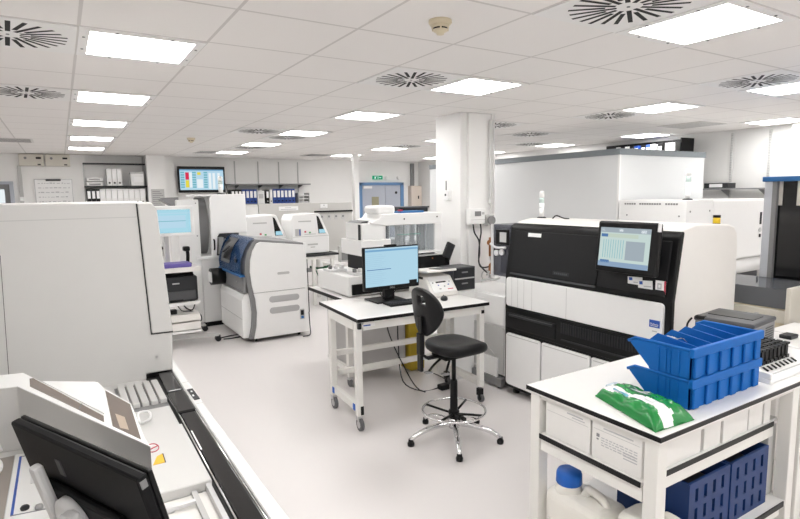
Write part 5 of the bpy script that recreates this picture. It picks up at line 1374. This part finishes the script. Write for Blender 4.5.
# hood with tinted windows (runs diagonally across the deck)
hp_ = [(-1.2, 2.33), (-.245, 2.325), (-.178, 2.312), (.156, 1.535), (.150, 1.60), (.146, 1.905), (.083, 2.11), (.067, 2.20), (-.108, 2.325), (-.17, 2.485), (-.245, 2.50), (-1.2, 2.50)]
hood = build('hood', MB().prism(hp_, 'z', .945, 1.18, .003, 2), TW, t)
build('hood_top', MB().prism([(x * .998, y) for x, y in hp_], 'z', 1.178, 1.1808), W2, hood)
build('hood_window', MB().prism([(-.145, 2.385), (-.140, 2.285), (.062, 1.785), (.064, 1.835), (-.134, 2.385)], 'z', 1.180, 1.1820), BROWNG, hood)
build('hood_window', MB().prism([(.083, 2.085), (.142, 1.895), (.140, 1.595), (.081, 1.74)], 'z', 1.180, 1.1820), BROWNG, hood)
build('window_sheet', MB().prism([(.095, 1.835), (.117, 1.79), (.118, 1.68), (.098, 1.71)], 'z', 1.1818, 1.1825), mat('tan_card_behind_glass', (.42, .33, .25), .3), hood)
build('hood_seam', MB().prism([(.0, 1.94), (.003, 1.936), (.012, 1.985), (.009, 1.99)], 'z', 1.1818, 1.1825), DG, hood)
build('hood_peak', MB().prism([(-.105, 2.318), (.060, 2.20), (.067, 1.85)], 'z', 1.180, 1.184), W2, hood)
# service panel with blue outline and the grey-brown bench end
build('bench_mat', MB().box(-.8, -.203, 1.2, 2.27, .945, .9475), mat('grey_brown_surface', (.30, .27, .245), .5), t)
sp = build('service_panel', MB().prism([(-.2, 2.27), (-.17, 2.262), (.12, 1.56), (.10, 1.3), (-.2, 1.3)], 'z', .945, .950, .001, 1), W2, t)
build('blue_outline', MB().prism([(-.187, 2.24), (-.180, 2.24), (-.18, 1.82), (-.187, 1.82)], 'z', .950, .9512), BLUEP, sp)
build('outline', MB().prism([(-.187, 1.822), (-.05, 1.80), (-.05, 1.796), (-.187, 1.818)], 'z', .950, .9512).prism([(-.18, 2.24), (-.15, 2.235), (-.15, 2.231), (-.18, 2.236)], 'z', .950, .9512), INK, sp)
build('badge', MB().prism([(-.150, 2.18), (-.130, 2.17), (-.120, 2.07), (-.148, 2.07)], 'z', .950, .952), BLUEP, sp)
build('badge_foot', MB().prism([(-.148, 2.07), (-.120, 2.07), (-.118, 2.0), (-.146, 2.0)], 'z', .950, .952), SILVER, sp)
build('knob', MB().lathe((-.153, 1.84, .95), [(.011, 0), (.012, .006), (.009, .010), (0, .010)]), DG, sp)
build('knob', MB().lathe((-.118, 1.82, .95), [(.010, 0), (.011, .006), (.008, .012), (0, .012)]), STEEL, sp)
solo('tubing_loop', MB().tube([(-.30, 2.22, .955), (-.25, 2.20, .975), (-.232, 2.15, .965), (-.25, 2.10, .957), (-.28, 2.12, .96)], .007, sub=5).tube([(-.32, 2.2, 1.0), (-.26, 2.26, 1.02), (-.24, 2.28, .97)], .006, sub=5), W2, 'white tubing loop at the far left on the grey bench mat', 'tubing', (-.26, 2.15, .95))
# black monitor seen from behind, on a silver arm
MN = Matrix(((.434, .90, 0, -.031), (-.901, .434, 0, 1.385), (0, 0, 1, 1.288), (0, 0, 0, 1))) @ Matrix.Rotation(math.radians(14), 4, 'X')
t = thing('touch_monitor', 'black monitor seen from behind at the lower left on a silver arm', 'monitor', (-.0, 1.42, .95))
build('rear_shell', MB().box(-.272, .272, 0, .024, -.335, .0, .006, 2, xf=MN), MON, t)
build('front_bezel', MB().box(-.272, .272, .024, .036, -.335, .0, .004, 2, xf=MN), BK, t)
build('display', MB().box(-.255, .255, .0355, .037, -.315, -.02, xf=MN), mat('dark_screen', (.02, .022, .025), .15), t)
build('rear_bulge', MB().box(-.17, .17, -.018, .004, -.30, -.13, .012, 3, xf=MN), MON, t)
build('rear_badge', MB().box(-.085, -.06, -.002, .0, -.10, -.055, .001, 1, xf=MN), DG2, t)
build('corner_highlight', MB().box(.262, .2725, .002, .02, -.03, -.006, .003, 1, xf=MN), MG, t)
build('vesa_plate', MB().lathe((0, 0, 0), [(0, 0), (.06, 0), (.06, .018), (.045, .026), (0, .026)], xf=MN @ Matrix.Translation((-.03, -.02, -.19)) @ Matrix.Rotation(PI / 2, 4, 'X')), SILVER, t)
ar = build('arm', MB().tube([MN @ Vector((-.03, -.05, -.19)), MN @ Vector((-.05, -.075, -.24)), MN @ Vector((-.03, -.07, -.31)), Vector((-.045, 1.36, .95))], .018, sub=3), SILVER, t)
build('arm_bracket', MB().box(-.13, -.10, -.045, -.02, -.22, -.06, .008, 2, xf=MN).box(-.01, .03, -.065, -.03, -.24, -.14, .008, 2, xf=MN), SILVER, t)
build('arm_knuckle', MB().box(.03, .10, -.06, -.03, -.26, -.225, .008, 2, xf=MN), SILVER, t)
build('arm_base', MB().cyl((-.045, 1.36, .95), (-.045, 1.36, .965), .05), SILVER, t)

for o in list(bpy.data.objects):
    l = o.get('label')
    if o.parent or not l: continue
    if o.name == 'slide_stainer' or 'on top of the tall white machine' in l: d_ = (-.04, -.21)
    elif o.name in ('slide_analyzer', 'cord_loop'): d_ = (-.07, -.22)
    elif o.name.startswith('benchtop_analyzer') or o.name in ('steel_bench', 'cable_tangle') or o.name.startswith('canister'): d_ = (-.2, -.5)
    elif o.name in ('equipment_trolley', 'laser_printer', 'touch_monitor', 'document_wallet', 'barcode_scanner', 'power_block', 'floor_cable'): d_ = (-.02, -.15)
    else: continue
    o.location.x += d_[0]; o.location.y += d_[1]

# ---------------------------------------------------------------- world and view
wd = bpy.data.worlds.new('world'); S.world = wd
wd.use_nodes = True
wd.node_tree.nodes['Background'].inputs[0].default_value = (.8, .85, .9, 1)
wd.node_tree.nodes['Background'].inputs[1].default_value = .3
S.view_settings.view_transform = 'Standard'
S.view_settings.look = 'None'
S.view_settings.gamma = 1.0
S.view_settings.use_curve_mapping = False
S.view_settings.exposure = EXPO
S.cycles.use_denoising = True
S.cycles.max_bounces = 10
S.cycles.diffuse_bounces = 6
S.cycles.sample_clamp_indirect = 6.0
